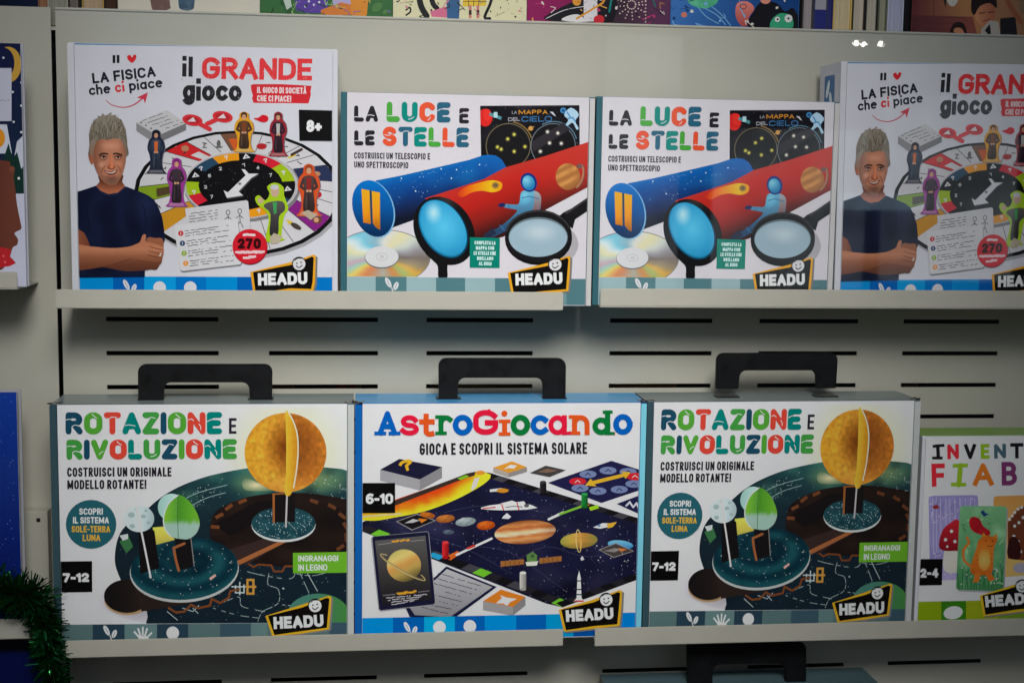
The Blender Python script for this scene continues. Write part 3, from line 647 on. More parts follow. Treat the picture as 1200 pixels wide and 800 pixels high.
# ------------------------------------------------------------------ print of the telescope kit
def art_luce(a):
    a.part('front_panel_band')
    L1, L2, L3 = (146, 170, 174), (84, 122, 128), (112, 144, 148)
    strip(a, 324, 327, 362, [(400, 440.2, L1), (440.2, 476.3, L2), (476.3, 511, L1), (511, 545, L2), (545, 580, L1), (580, 614, L2), (614, 650, L1), (650, 664, L3), (664, 700, L2)])
    a.rect(440.2, 322.4, 476.3, 330, L2)
    a.part('illustration')
    # compact disc
    CDR = [(0, (118, 108, 104)), (22, (142, 126, 96)), (36, (204, 156, 66)), (52, (150, 170, 96)), (70, (196, 126, 66)), (90, (156, 154, 142)), (112, (200, 116, 70)), (130, (214, 190, 90)), (146, (146, 188, 178)), (163, (186, 150, 166)), (180, (172, 188, 182)),
           (200, (212, 206, 164)), (220, (200, 214, 218)), (240, (116, 184, 204)), (260, (128, 168, 184)), (280, (204, 203, 198)), (300, (210, 202, 158)), (320, (190, 196, 188)), (340, (140, 138, 144)), (360, (118, 108, 104))]
    def cdc(x, y):
        t = math.degrees(math.atan2((y - 301) * 1.75, x - 447)) % 360; k = hypot(x - 447, (y - 301) * 1.75) / 58
        c = ramp(CDR, t + 10 * noise.noise((k * 3, t * .02, 1))); return mixc(c, (206, 204, 200), .14 * (1 - abs(k - .62) * 2.4) + .12 * noise.noise((t * .05, k, 2)))
    a.fn(ellp(447, 301.5, 57.5, 33, 0, 44), cdc, 2.0, clip=[(400, 250), (520, 250), (520, 324.6), (400, 323.8)])
    a.ring(447, 301.5, 57.5, 33, 1.0, (126, 124, 124), clip=[(400, 250), (520, 250), (520, 324.6), (400, 323.8)])
    a.ell(447.4, 301.6, 20.2, 13.2, (110, 110, 112)); a.ell(447.4, 300.8, 19.6, 12.4, (200, 199, 201)); a.ring(447.4, 300.8, 7, 4.6, .7, (176, 175, 177)); a.ell(447.6, 300.8, 3, 2, (186, 185, 188))
    # star chart
    chart = [(562.6, 124.2), (679, 123.4), (679.4, 176), (640, 190), (596, 203), (575, 192), (563.8, 187)]
    a.fn(chart, lambda x, y: mixc((20, 18, 24), (58, 52, 66), max(0, noise.noise((x * .05, y * .06, 7))) + max(0, (x - 650) / 60) * .5), 6)
    a.stars(chart, 70, (120, 116, 126), .4, 12)
    cc = hull_clip(chart, a.clip)
    cl = [(562.8, 124), (679, 124), (679, 178), (600, 206), (563.6, 187)]
    for cx, c, st in ((595.6, (120, 110, 82), (196, 186, 96)), (648.2, (112, 122, 132), (206, 204, 190))):
        a.ell(cx, 171, 26, 26, (44, 40, 44), clip=cl); a.ell(cx, 171, 25, 25, (26, 24, 27), clip=cl); a.ring(cx, 171, 26.4, 26.4, .8, c, clip=cl)
    a.ring(596.4, 170.4, 28.4, 28.4, 1.5, (132, 106, 58), a0=-80, a1=-18, clip=cl); a.ring(649, 170, 28.0, 28.0, 1.2, (92, 124, 140), a0=-120, a1=-15, clip=cl)
    a.poly([(660, 144), (668, 152), (625, 178), (623, 166)], (52, 48, 54))
    for lst, c, h in (([(602.5, 157.7), (595, 163), (583, 172.5), (587.2, 175), (615.2, 172), (602.5, 177.6)], (204, 196, 90), (90, 86, 50)), ([(641.6, 154.6), (653.7, 156.2), (644, 167.7), (657.7, 168.2), (633.2, 177.6)], (214, 208, 196), (96, 92, 90))):
        a.dots(lst, h, 3.0, 10); a.dots(lst, c, 1.6, 8)
    a.ell(568.5, 138, 8.6, 10.4, (206, 40, 36), clip=cl); a.ell(571, 135, 5, 7, (216, 52, 44))
    a.poly([(574, 132), (588, 137), (587, 140.6), (573, 135.4)], (84, 140, 148)); a.rect(578.5, 131.6, 583, 138, (168, 200, 206))
    a.text('LA', 600, 133.8, 605.6, 133.6, 3.6, .6, (150, 150, 156)); a.text('MAPPA', 607.8, 134.2, 641.6, 134, 5.2, .95, (196, 138, 50), track=1.1)
    a.text('DEL', 595.6, 142.2, 609.4, 141.8, 4.2, .8, (160, 160, 166)); a.text('CIELO', 611.2, 142.9, 646.8, 142.6, 6.4, 1.0, (66, 118, 164), track=1.3)
    a.poly([(644, 131), (648, 131.4), (651.6, 136.6), (649, 135.4)], (196, 196, 202))
    a.ell(660, 129.6, 3.6, 3.4, (70, 136, 182)); a.ell(660, 129.8, 2, 1.8, (40, 80, 130))
    a.poly(sm([(669, 126.4), (678.4, 134), (674, 142), (678, 150), (675.6, 152), (671, 144), (665.4, 147.4), (663, 146), (666, 140.6), (661, 134.6)], 3), (168, 196, 216)); a.lines([[(666, 139), (671, 138), (674, 142)], [(665, 132), (668, 137)]], 1.6, (78, 140, 184))
    a.ell(622, 150.6, 2.8, 2.8, (196, 146, 80)); a.line([(618, 152.4), (626, 148.6)], .7, (196, 150, 90))
    # blue tube
    tube = [(440, 211.6), (470, 205.8), (500, 199), (550, 187.4), (565, 182.4), (573, 181.4), (581, 182.4), (588, 187), (593.4, 196), (594, 198), (560, 214), (500, 233), (484, 258), (462, 266), (446, 276)]
    def tb(x, y):
        top = 211.6 - (x - 440) * .228; t = (y - top) / 52
        c = ramp([(0, (16, 106, 172)), (.12, (12, 92, 162)), (.45, (16, 62, 124)), (.8, (22, 38, 78)), (1, (20, 26, 44))], t)
        c = mixc(c, (24, 136, 190), max(0, noise.noise((x * .03, y * .045, 5))) * .8 * (1 - min(1, t)))
        return mixc(c, (24, 100, 170), max(0, (x - 545) / 60) * (1 - min(1, max(0, t - .25))))
    a.fn(tube, tb, 4)
    a.stars([(446, 214), (560, 188), (575, 192), (500, 226), (470, 250)], 36, (140, 180, 214), .5, 21); a.dots([(470.4, 209), (517, 198), (535, 199), (529, 209), (562, 193), (487, 224)], (190, 214, 232), .9, 6)
    # red tube
    red = [(498, 232.5), (540, 219), (567.5, 209.6), (593, 196), (640, 182.6), (692, 165.6), (692, 217.6), (640, 245.6), (610, 266), (589.5, 277.6), (566, 283), (545, 288), (530, 262), (510, 244)]
    def rd(x, y):
        top = 232.5 - (x - 498) * .338; t = (y - top) / (74 - (x - 498) * .1)
        c = ramp([(0, (180, 54, 44)), (.1, (186, 46, 38)), (.45, (170, 36, 28)), (.75, (128, 34, 28)), (1, (62, 26, 24))], t)
        return mixc(c, (192, 66, 56), max(0, (x - 610) / 110) * (1 - min(1, max(0, t - .3)) * .7))
    a.fn(red, rd, 4.5)
    a.fn(sm([(536, 227), (546, 219), (560, 214.6), (575, 211.4), (586, 213), (588.6, 217.6), (586, 223), (577, 225.4), (564, 223.6), (552, 226), (542, 231)], 4), lambda x, y: ramp([(0, (196, 60, 26)), (.4, (232, 130, 22)), (.8, (240, 176, 30)), (1, (236, 150, 24))], (x - 536) / 50), 3)
    a.ell(580.4, 217.4, 4.2, 3.8, (150, 120, 64)); a.ell(580.6, 217.2, 2.4, 2, (110, 92, 60))
    a.fn(ellp(665.6, 207.2, 14.4, 15.6, -10), lambda x, y: mixc(ramp([(0, (212, 156, 92)), (.45, (190, 132, 74)), (.6, (206, 148, 86)), (1, (136, 84, 50))], (hypot(x - 658, y - 200)) / 26), (160, 106, 60), .5 + .5 * sin((x * .5 + y) * .55)), 2.4)
    a.ring(676.5, 206, 7.5, 15, 2.2, (166, 120, 92), rot=14, a0=-75, a1=75); a.ell(679, 195, 3.6, 3, (120, 90, 84)); a.ring(676.5, 206, 8.6, 16, .8, (110, 80, 76), rot=14, a0=-70, a1=75)
    a.fn(sm([(611, 225), (622, 223.4), (631, 226), (633.6, 236), (631, 248), (612, 252), (604, 262), (592, 271), (577, 278), (568, 280), (571, 274), (585, 266), (598, 256), (606, 247), (600, 244.8), (591, 243), (591.4, 239.4), (600, 239.6), (608, 238.6)], 4), lambda x, y: mixc((104, 168, 196), (44, 74, 106), (y - 226) / 44), 3)
    a.fn(sm([(626, 225), (633, 228), (634, 238), (630, 250), (624, 248), (626, 238)], 3), lambda x, y: mixc((150, 160, 166), (120, 80, 84), (y - 226) / 26), 3); a.fn(sm([(613, 226), (621, 224.6), (623, 234), (616, 240), (609, 240)], 3), lambda x, y: mixc((120, 190, 212), (78, 140, 174), hypot(x - 615, y - 229) / 14), 2.4); a.ell(588, 240.4, 4.4, 2.4, (36, 42, 92), rot=-8); a.poly([(566, 276), (577, 267), (582, 273), (572, 281)], (40, 48, 70)); a.lines([[(612, 232), (620, 230), (631, 233)], [(596, 239.4), (597, 244)], [(586, 264), (591, 270)]], 1.1, (60, 110, 150))
    a.ell(619.6, 213.8, 9.6, 11.4, (28, 52, 120), rot=-18); a.fn(ellp(619.4, 214.4, 7.2, 8.8, -18), lambda x, y: mixc((132, 196, 214), (40, 120, 168), hypot(x - 616.5, y - 211) / 11), 2)
    # end of the blue tube
    a.ell(438.2, 244.8, 23.6, 34.6, (120, 170, 206), rot=-18); a.fn(ellp(437, 244.4, 23.2, 34.0, -18), lambda x, y: ramp([(0, (0, 112, 186)), (.5, (6, 84, 146)), (1, (8, 44, 80))], (y - 212) / 66), 4)
    og = [(0, (236, 162, 32)), (.6, (226, 142, 30)), (1, (150, 92, 30))]
    a.lg([(423.6, 221.4), (433, 223.2), (434.4, 262.6), (425.6, 260.8)], og, (428, 222), (429, 270)); a.lg([(435.6, 223.8), (445.2, 225.8), (445.6, 269.6), (441, 267), (437, 262)], og, (440, 224), (441, 270))
    a.poly([(433, 223.2), (435.6, 223.8), (436.4, 262), (434.6, 262)], (40, 70, 90))
    # lens in a black frame
    a.fn(ellp(520.5, 270.5, 33.5, 42.5, -32, 40), lambda x, y: mixc((22, 20, 22), (66, 60, 60), max(0, 1 - hypot(x - 524, y - 232) / 20) * .9), 4)
    a.poly(sm([(498, 296), (508, 306), (513, 312), (514, 326), (524, 326), (524.4, 311), (530, 308), (541, 303), (530, 300), (512, 298)], 3), (24, 22, 24), clip=[(400, 200), (560, 200), (560, 325.2), (400, 324.6)])
    a.ell(519.4, 268.2, 25.6, 37.6, (10, 66, 92), rot=-32)
    a.fn(ellp(519, 267.6, 24.2, 36.0, -32, 40), lambda x, y: mixc(mixc((92, 186, 220), (40, 140, 184), hypot(x - 520, y - 266) / 38), (206, 226, 234), max(0, 1 - hypot((x - 508) / 11, (y - 249) / 15)) * .85), 3)
    a.ring(519, 267.6, 24.4, 36.4, 1.8, (30, 124, 164), rot=-32, a0=90, a1=250)
    # second lens
    a.poly(sm([(604, 318), (640, 318), (668, 305), (678, 286), (668, 270), (660, 300), (630, 312)], 3), (168, 164, 168))
    a.poly([(652, 256), (660, 249), (669, 244.6), (690, 230.4), (690, 246.4), (674, 257), (671, 268)], (28, 26, 28)); a.poly([(660, 249), (669, 244.6), (690, 230.4), (690, 233), (664, 251)], (66, 62, 62))
    a.ell(631, 279.8, 39.4, 30.8, (22, 20, 22)); a.ell(631, 276.4, 39.4, 30.6, (30, 28, 30)); a.ring(631, 276.6, 38.6, 29.8, 1.0, (72, 68, 68), a0=190, a1=340)
    a.ell(630.6, 277.8, 34.8, 23.4, (104, 118, 124)); a.fn(ellp(630.6, 278.8, 34, 22, 0, 40), lambda x, y: mixc((150, 172, 184), (186, 198, 204), max(0, 1 - hypot((x - 632) / 26, (y - 272) / 14))), 4)
    a.part('front_panel_band'); leaf(a, 455, 331)
    a.part('info_label')
    a.poly([(550.6, 278), (585.8, 279), (585.4, 314), (550.4, 313.6)], (8, 124, 108))
    for k, (t, x0, x1) in enumerate((('COMPLETA LA', 556, 580.6), ('MAPPA CON', 557.6, 579), ('LE STELLE CHE', 555, 581), ('BRILLANO', 559, 578), ('AL BUIO', 561, 576))):
        a.text(t, x0, 286.4 + 6.1 * k, x1, 286.8 + 6.1 * k, 4.3, 1.0, (190, 222, 214), track=.35)
    a.part('title_lettering')
    K = (44, 40, 46); GR, TE, OR, BL = (78, 158, 66), (0, 132, 122), (216, 86, 54), (44, 98, 122)
    o = dict(rnd=True, cuts=CUTS, cutcol=PAPER)
    a.text('LA', 414.8, 142.6, 443, 143, 18.8, 4.9, K, track=2, **o)
    a.text('LUCE', 453, 142.9, 527.9, 143.7, 23.6, 6.6, [GR, TE, OR, BL], track=2, **o)
    a.text('E', 538, 144.6, 549.6, 144.8, 17.8, 4.2, K, **o)
    a.text('LE', 415, 170.4, 439.2, 170.6, 17.6, 4.9, K, track=2, **o)
    a.text('STELLE', 448, 171.2, 549.6, 172.6, 22.8, 5.9, [OR, BL, TE, GR, OR, BL], track=1.9, **o)
    a.part('tagline_lettering')
    a.text('COSTRUISCI UN TELESCOPIO E', 415, 185.8, 504, 187, 7.2, 1.2, (52, 48, 54), track=.7); a.text('UNO SPETTROSCOPIO', 415, 196.4, 478.4, 197.4, 7.2, 1.2, (52, 48, 54), track=.7)
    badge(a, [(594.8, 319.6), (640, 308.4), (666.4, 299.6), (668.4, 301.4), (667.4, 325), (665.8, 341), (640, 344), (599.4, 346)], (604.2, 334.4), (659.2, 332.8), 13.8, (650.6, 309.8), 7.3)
# ------------------------------------------------------------------ print of the sun-earth-moon model kit
def art_rot(a):
    a.part('front_panel_band')
    S1, S2, S3, S4 = (88, 112, 112), (44, 66, 80), (98, 124, 124), (62, 86, 98)
    a.part('illustration')
    CL = [(60, 400), (420, 400), (420, 728.6), (60, 731)]
    # warm glow round the printed sun
    gl = lambda x, y: mixc((232, 200, 166), (203, 199, 206), min(1, max(0, hypot(x - 336, (y - 534) * 1.0) - 40) / 48) ** .7)
    a.fn(ellp(336, 534, 88, 88, 0, 44), gl, 7, clip=[(60, 476), (420, 476), (420, 640), (60, 640)])
    a.fn(sm([(112, 700), (140, 722), (190, 728), (190, 690), (150, 640), (132, 660)], 3), lambda x, y: mixc((150, 146, 150), (203, 199, 206), hypot((x - 165) / 52, (y - 705) / 30)), 5, clip=CL)
    disk = sm([(137, 668), (134.6, 650), (139, 628), (150, 613), (166, 602), (184, 586), (204, 573), (228, 562.6), (254, 555), (292, 548), (330, 545), (384, 547.6), (412, 556), (425, 600), (425, 740), (196, 740), (172, 716), (150, 694)], 4)
    a.fn(disk, lambda x, y: mixc(mixc(mixc(ramp([(0, (72, 130, 112)), (.2, (44, 88, 88)), (.5, (28, 52, 60)), (1, (26, 40, 50))], (y - 548) / 110 + abs(x - 330) / 420), (150, 160, 96), .75 * max(0, 1 - hypot((x - 372) / 46, (y - 562) / 20)) + .6 * max(0, 1 - hypot((x - 296) / 30, (y - 566) / 16))), (90, 150, 120), max(0, noise.noise((x * .025, y * .05, 4))) * max(0, 1 - (y - 548) / 80)), (16, 28, 36), max(0, noise.noise((x * .04, y * .04, 11))) * .8), 6, clip=CL)
    a.stars(disk, 230, (140, 172, 168), .42, 3); a.stars([(352, 552), (412, 560), (412, 592), (380, 580)], 46, (190, 210, 204), .55, 4); a.stars([(196, 582), (262, 560), (262, 580), (200, 606)], 60, (170, 196, 192), .5, 5)
    a.lines([sm(q, 4, False) for q in ([(206, 590), (232, 577), (266, 568)], [(214, 598), (240, 584), (264, 577)])], .6, (150, 180, 176))
    # dark wooden well with toothed rim
    well = sm([(246, 618), (252, 600), (272, 588), (300, 580), (340, 577), (380, 580), (415, 590), (425, 620), (425, 668), (388, 668), (340, 664), (300, 660), (262, 646), (248, 632)], 4)
    a.fn(well, lambda x, y: mixc((44, 32, 28), (28, 23, 23), .5 + noise.noise((x * .03, y * .05, 8)) + (x - 330) / 300), 6)
    a.poly([(250, 614), (300, 588), (340, 584), (320, 600), (270, 628)], (26, 22, 24))
    TO = (120, 72, 42)
    for x, y, r in ((252, 617, 5), (257, 604, -25), (268, 594, -35), (284, 587, -20), (368, 587, 20), (389, 593, 30), (401, 604, 40), (405, 616, 60), (406, 629, 90), (399, 641, 150)):
        a.poly([(x + px * cos(radians(r)) - py * sin(radians(r)), y + px * sin(radians(r)) + py * cos(radians(r))) for px, py in ((-5, -1.8), (5, -2.2), (5.4, 1.8), (-4.6, 2.2))], mixc(TO, (60, 40, 34), .35 if x > 300 else .15))
    a.line([(291, 660), (297, 664), (303, 661), (318, 662), (321, 669), (331, 669), (334, 663), (344, 663)], 2.2, (116, 68, 40))
    a.poly([(262, 646), (336, 622), (342, 630), (288, 662)], (58, 44, 42)); a.poly([(278, 656.6), (334, 630.6), (335.6, 634.6), (280.4, 661.6)], (156, 98, 60))
    # lower board: jigsaw dashes and small marks
    rg = random.Random(6); ds = []
    for q in ([(285, 668), (310, 674), (342, 677), (346, 660)], [(262, 705), (280, 699), (284, 710), (310, 716)], [(316, 668), (314, 684), (326, 690), (326, 706), (308, 716), (302, 728)], [(250, 712), (278, 720), (306, 724)], [(352, 672), (362, 694)], [(348, 672), (366, 674), (384, 670)], [(330, 708), (340, 709)]):
        p = sm(q, 7, False); ds += [[p[i], p[i + 1]] for i in range(0, len(p) - 1) if rg.random() < .7]
    a.lines(ds, .7, (150, 166, 166)); a.lines([[(196, 716), (208, 726)], [(214, 712), (226, 716), (233, 709)], [(226, 712), (232, 718)], [(372, 692), (354, 660)]], .8, (170, 182, 182))
    a.lines([[(276, 686), (276, 694), (286, 694), (286, 685)], [(272, 687), (294, 687)], [(281, 682), (281, 696)]], 1.5, (176, 186, 186)); a.lines([[(290, 679), (297, 679), (297, 695), (290, 695), (290, 679)], [(289, 687), (299, 687)]], 2.6, (184, 138, 66))
    a.ell(332, 689, 1, 1, (190, 200, 200)); a.fn(ellp(373, 719, 36, 24), lambda x, y: mixc((72, 122, 108), (70, 130, 66), (x - 366) / 40), 6, clip=CL)
    # sun plate
    a.ell(332.3, 614.6, 37.6, 20.2, (188, 192, 190)); a.fn(ellp(332.2, 612.8, 37.4, 19.2), lambda x, y: mixc((42, 86, 92), (24, 56, 66), .5 + noise.noise((x * .08, y * .1, 3))), 5); a.stars(ellp(332, 613, 35, 17.4), 150, (176, 200, 200), .5, 14)
    a.poly([(320, 577), (346, 577), (345.6, 611), (320, 612)], (28, 24, 26)); a.poly([(319.4, 578), (322, 578), (322, 612), (319.6, 612)], (150, 92, 48)); a.line([(319.6, 578.6), (333, 578)], 1.6, (150, 92, 48)); a.line([(336.4, 578), (335, 617)], 2.0, (176, 170, 172)); a.line([(336, 610), (348, 622)], .7, (120, 140, 140))
    # sun of two crossed discs
    def sn(x, y):
        n = noise.noise((x * .22, y * .22, 2)) * .35 + noise.noise((x * .6, y * .6, 5)) * .2; r = hypot((x - 334.6) / 48, (y - 530) / 46.5)
        if x < 335:
            c = mixc((200, 144, 54), (116, 62, 20), max(0, 1 - hypot((x - 334) / 26, (y - 524) / 36)) ** .8)
            c = mixc(c, (208, 152, 44), max(0, (330 - x) / 70))
        else: c = mixc((166, 102, 40), (124, 70, 28), max(0, 1 - hypot((x - 346) / 30, (y - 520) / 40)))
        c = mixc(c, (214, 150, 70), max(0, (y - 555) / 26)); c = mixc(c, (198, 128, 40), max(0, r - .8) * 2)
        return tuple(v * (1 + n * .6) for v in c)
    a.fn(sm([(290, 560), (284, 566), (288, 574), (306, 575), (318, 574)], 4), lambda x, y: mixc((214, 200, 160), (92, 120, 92), hypot((x - 300) / 22, (y - 568) / 9)), 2)
    a.fn(ellp(334.6, 530, 48, 46.5, 0, 52), sn, 2.6)
    a.fn(sm([(334.8, 484), (338, 482.6), (343, 492), (347.6, 508), (348.8, 526), (347, 550), (343.6, 572), (339, 580.6), (333.6, 577), (335, 556), (335.4, 520)], 4), lambda x, y: mixc((214, 174, 60), (184, 130, 36), (x - 334) / 14 + .25 * noise.noise((x * .4, y * .2, 1))), 2.5)
    a.line(sm([(338, 482.8), (343.6, 493), (348.2, 508), (349.4, 526), (347.6, 550), (344, 571)], 4, False), 1.5, (226, 212, 176))
    # foot and earth plate
    a.ell(149.5, 702.4, 27.4, 17.6, (168, 140, 104)); a.fn(ellp(148.6, 698, 26.8, 19.6), lambda x, y: mixc((28, 25, 26), (56, 44, 38), (x - 130) / 60), 6)
    a.poly([(158, 690), (230, 700), (226, 706), (190, 712), (166, 716)], (48, 38, 34))
    a.line([(198, 712), (206, 717), (216, 716), (224, 708), (232, 712), (246, 709), (248, 701), (258, 706), (268, 700), (270, 692), (280, 690)], 2.6, (118, 70, 40))
    a.fn(ellp(216, 668, 64, 37.4, -4, 44), lambda x, y: (172, 176, 174), 20)
    def ep(x, y):
        r = hypot((x - 222) / 62, (y - 655) / 37); t = math.atan2(y - 655, x - 222)
        return mixc(mixc((14, 48, 60), (30, 82, 88), .5 + .5 * sin(r * 13 - t * 1.2 + .6)), (8, 30, 42), max(0, .9 - r * 1.7) + max(0, noise.noise((x * .05, y * .06, 9))) * .6)
    a.fn(ellp(216, 665.6, 63.2, 36.6, -4, 44), ep, 3.2)
    a.stars(ellp(218, 665, 58, 32, -4), 70, (190, 204, 202), .55, 17); a.poly([(245, 677), (252, 672), (253.6, 674), (247, 679.4)], (204, 160, 150))
    a.fn([(179, 617.6), (196, 616), (205, 632), (182, 638)], lambda x, y: mixc((226, 206, 90), (176, 168, 80), (y - 617) / 20), 5)
    a.poly([(162, 620), (181, 621), (187, 665), (164.4, 672)], (24, 22, 24)); a.poly([(204.6, 628), (225, 628), (225.6, 664), (208, 668)], (26, 24, 26))
    a.line([(216, 636.4), (203.6, 641.6), (206, 655), (209.6, 668)], 3.0, (150, 92, 56)); a.line([(223.6, 629), (227.6, 663)], 1.2, (120, 116, 116))
    a.poly([(140, 634), (150, 626), (156, 640), (148, 648)], (60, 110, 70)); a.poly([(122, 627), (128, 623), (134, 629), (128, 634)], (176, 176, 180)); a.poly([(140, 627), (150, 625), (150, 631), (144, 633)], (186, 190, 192))
    a.fn(ellp(163, 607.4, 17.8, 15.6), lambda x, y: mixc((190, 204, 206), (150, 166, 170), max(0, (x - 166) / 18)), 4)
    for x, y, r in ((154, 603, 4), (168, 604.6, 3), (155, 616, 3.2), (174, 612, 2.4), (160, 596, 2), (171, 598, 2)): a.ell(x, y, r, r * .8, (150, 170, 168))
    a.line([(159.6, 593), (168.6, 636), (176.6, 676)], 2.2, (196, 194, 194))
    a.fn(ellp(201, 594, 16, 16), lambda x, y: mixc((150, 186, 178), (176, 206, 200), (x - 186) / 20), 5)
    ea = sm([(209, 579.6), (220, 585), (229, 597), (234, 611), (231, 623), (222, 630.6), (212, 631), (200, 628), (193, 618), (192, 604), (198, 589)], 4)
    a.fn(ea, lambda x, y: mixc((mixc((74, 138, 44), (104, 164, 52), (x - 208) / 20) if x > 208 else mixc((120, 176, 56), (92, 152, 60), (x - 195) / 12)), (150, 178, 166), min(1, max(0, (y - 609 - 3 * noise.noise((x * .2, 1, 1))) / 5))), 2.6)
    a.line(sm([(209, 579.6), (198, 589), (192, 604), (193, 618), (200, 628)], 5, False), 1.4, (196, 220, 200)); a.line([(209, 580), (208, 600), (209, 630)], .8, (70, 110, 60))
    a.part('front_panel_band')
    strip(a, 731.4, 728.6, 770, [(64, 108.7, S1), (108.7, 146, S2), (146, 184, S3), (184, 220.6, S2), (220.6, 258, S1), (258, 294, S4), (294, 313, S3), (313, 386, S1), (386, 414, S4)])
    leaf(a, 125, 738); a.ell(202.5, 741, 7.4, 7.6, WHITE)
    a.poly(sm([(162, 752), (162.6, 746), (160, 742.6), (165, 744), (170.5, 744.6), (174, 746), (173, 752)], 3), WHITE)
    for p in ([(163, 746), (157.6, 739.6)], [(164.6, 744), (162, 736)], [(167.4, 743), (167.4, 734.6)], [(170, 744), (172.4, 736)], [(172.6, 746), (177.6, 741)]): a.line(p, 2.1, WHITE)
    a.part('title_lettering')
    N_, G_, R_, T_, g_ = (28, 72, 92), (82, 150, 56), (196, 70, 56), (0, 120, 112), (66, 142, 66)
    o = dict(rnd=True, cuts=CUTS, cutcol=(203, 199, 206), track=1.5)
    a.text('ROTAZIONE', 76.9, 508.8, 260.4, 508.4, 26, 7.0, [N_, G_, R_, T_, g_, N_, G_, R_, T_], **o)
    a.text('RIVOLUZIONE', 78, 538.4, 277.8, 537.6, 23.6, 6.8, [g_, N_, G_, R_, T_, g_, N_, G_, R_, T_, g_], **o)
    a.text('E', 268.4, 507.8, 277.2, 507.8, 18.2, 3.0, (44, 38, 50))
    a.part('tagline_lettering')
    a.text('COSTRUISCI UN ORIGINALE', 78.8, 558.2, 201, 557.8, 10.8, 2.1, (40, 36, 46), track=1.0); a.text('MODELLO ROTANTE!', 79, 572.8, 171.6, 572.4, 10.8, 2.1, (40, 36, 46), track=1.0)
    a.part('round_sticker')
    a.ell(106.8, 613.8, 29.6, 28.6, (38, 92, 102))
    for t, x0, x1, y, c in (('SCOPRI', 92.8, 120.6, 602.6, (206, 214, 214)), ('IL SISTEMA', 85.6, 127.7, 612.8, (206, 214, 214)), ('SOLE-TERRA', 83.9, 129.2, 623.2, (222, 160, 56)), ('LUNA', 97, 117.7, 633.4, (222, 160, 56))):
        a.text(t, x0, y, x1, y, 7.6, 1.5, c, track=.6)
    a.part('material_label')
    a.poly([(343.3, 647.2), (412, 646), (412, 670.3), (343.4, 671.2)], (104, 164, 46))
    a.text('INGRANAGGI', 349.6, 657.4, 396.4, 657, 7, 1.25, (216, 226, 204), track=.55); a.text('IN LEGNO', 349.6, 668.2, 383.6, 667.8, 7.4, 1.25, (216, 226, 204), track=.55)
    age(a, [(66, 657.4), (108, 656.8), (108.2, 693), (66, 693.6)], '7-12', 73.8, 681.6, 104.4, 681.2, 10.6, 3.0)
    badge(a, [(311, 721), (352, 708.4), (385, 697.4), (388.4, 698.6), (387.4, 718), (385.6, 736.6), (352, 742), (319, 745)], (321, 736.4), (379.4, 733.4), 14.2, (369.4, 709.2), 7.4)

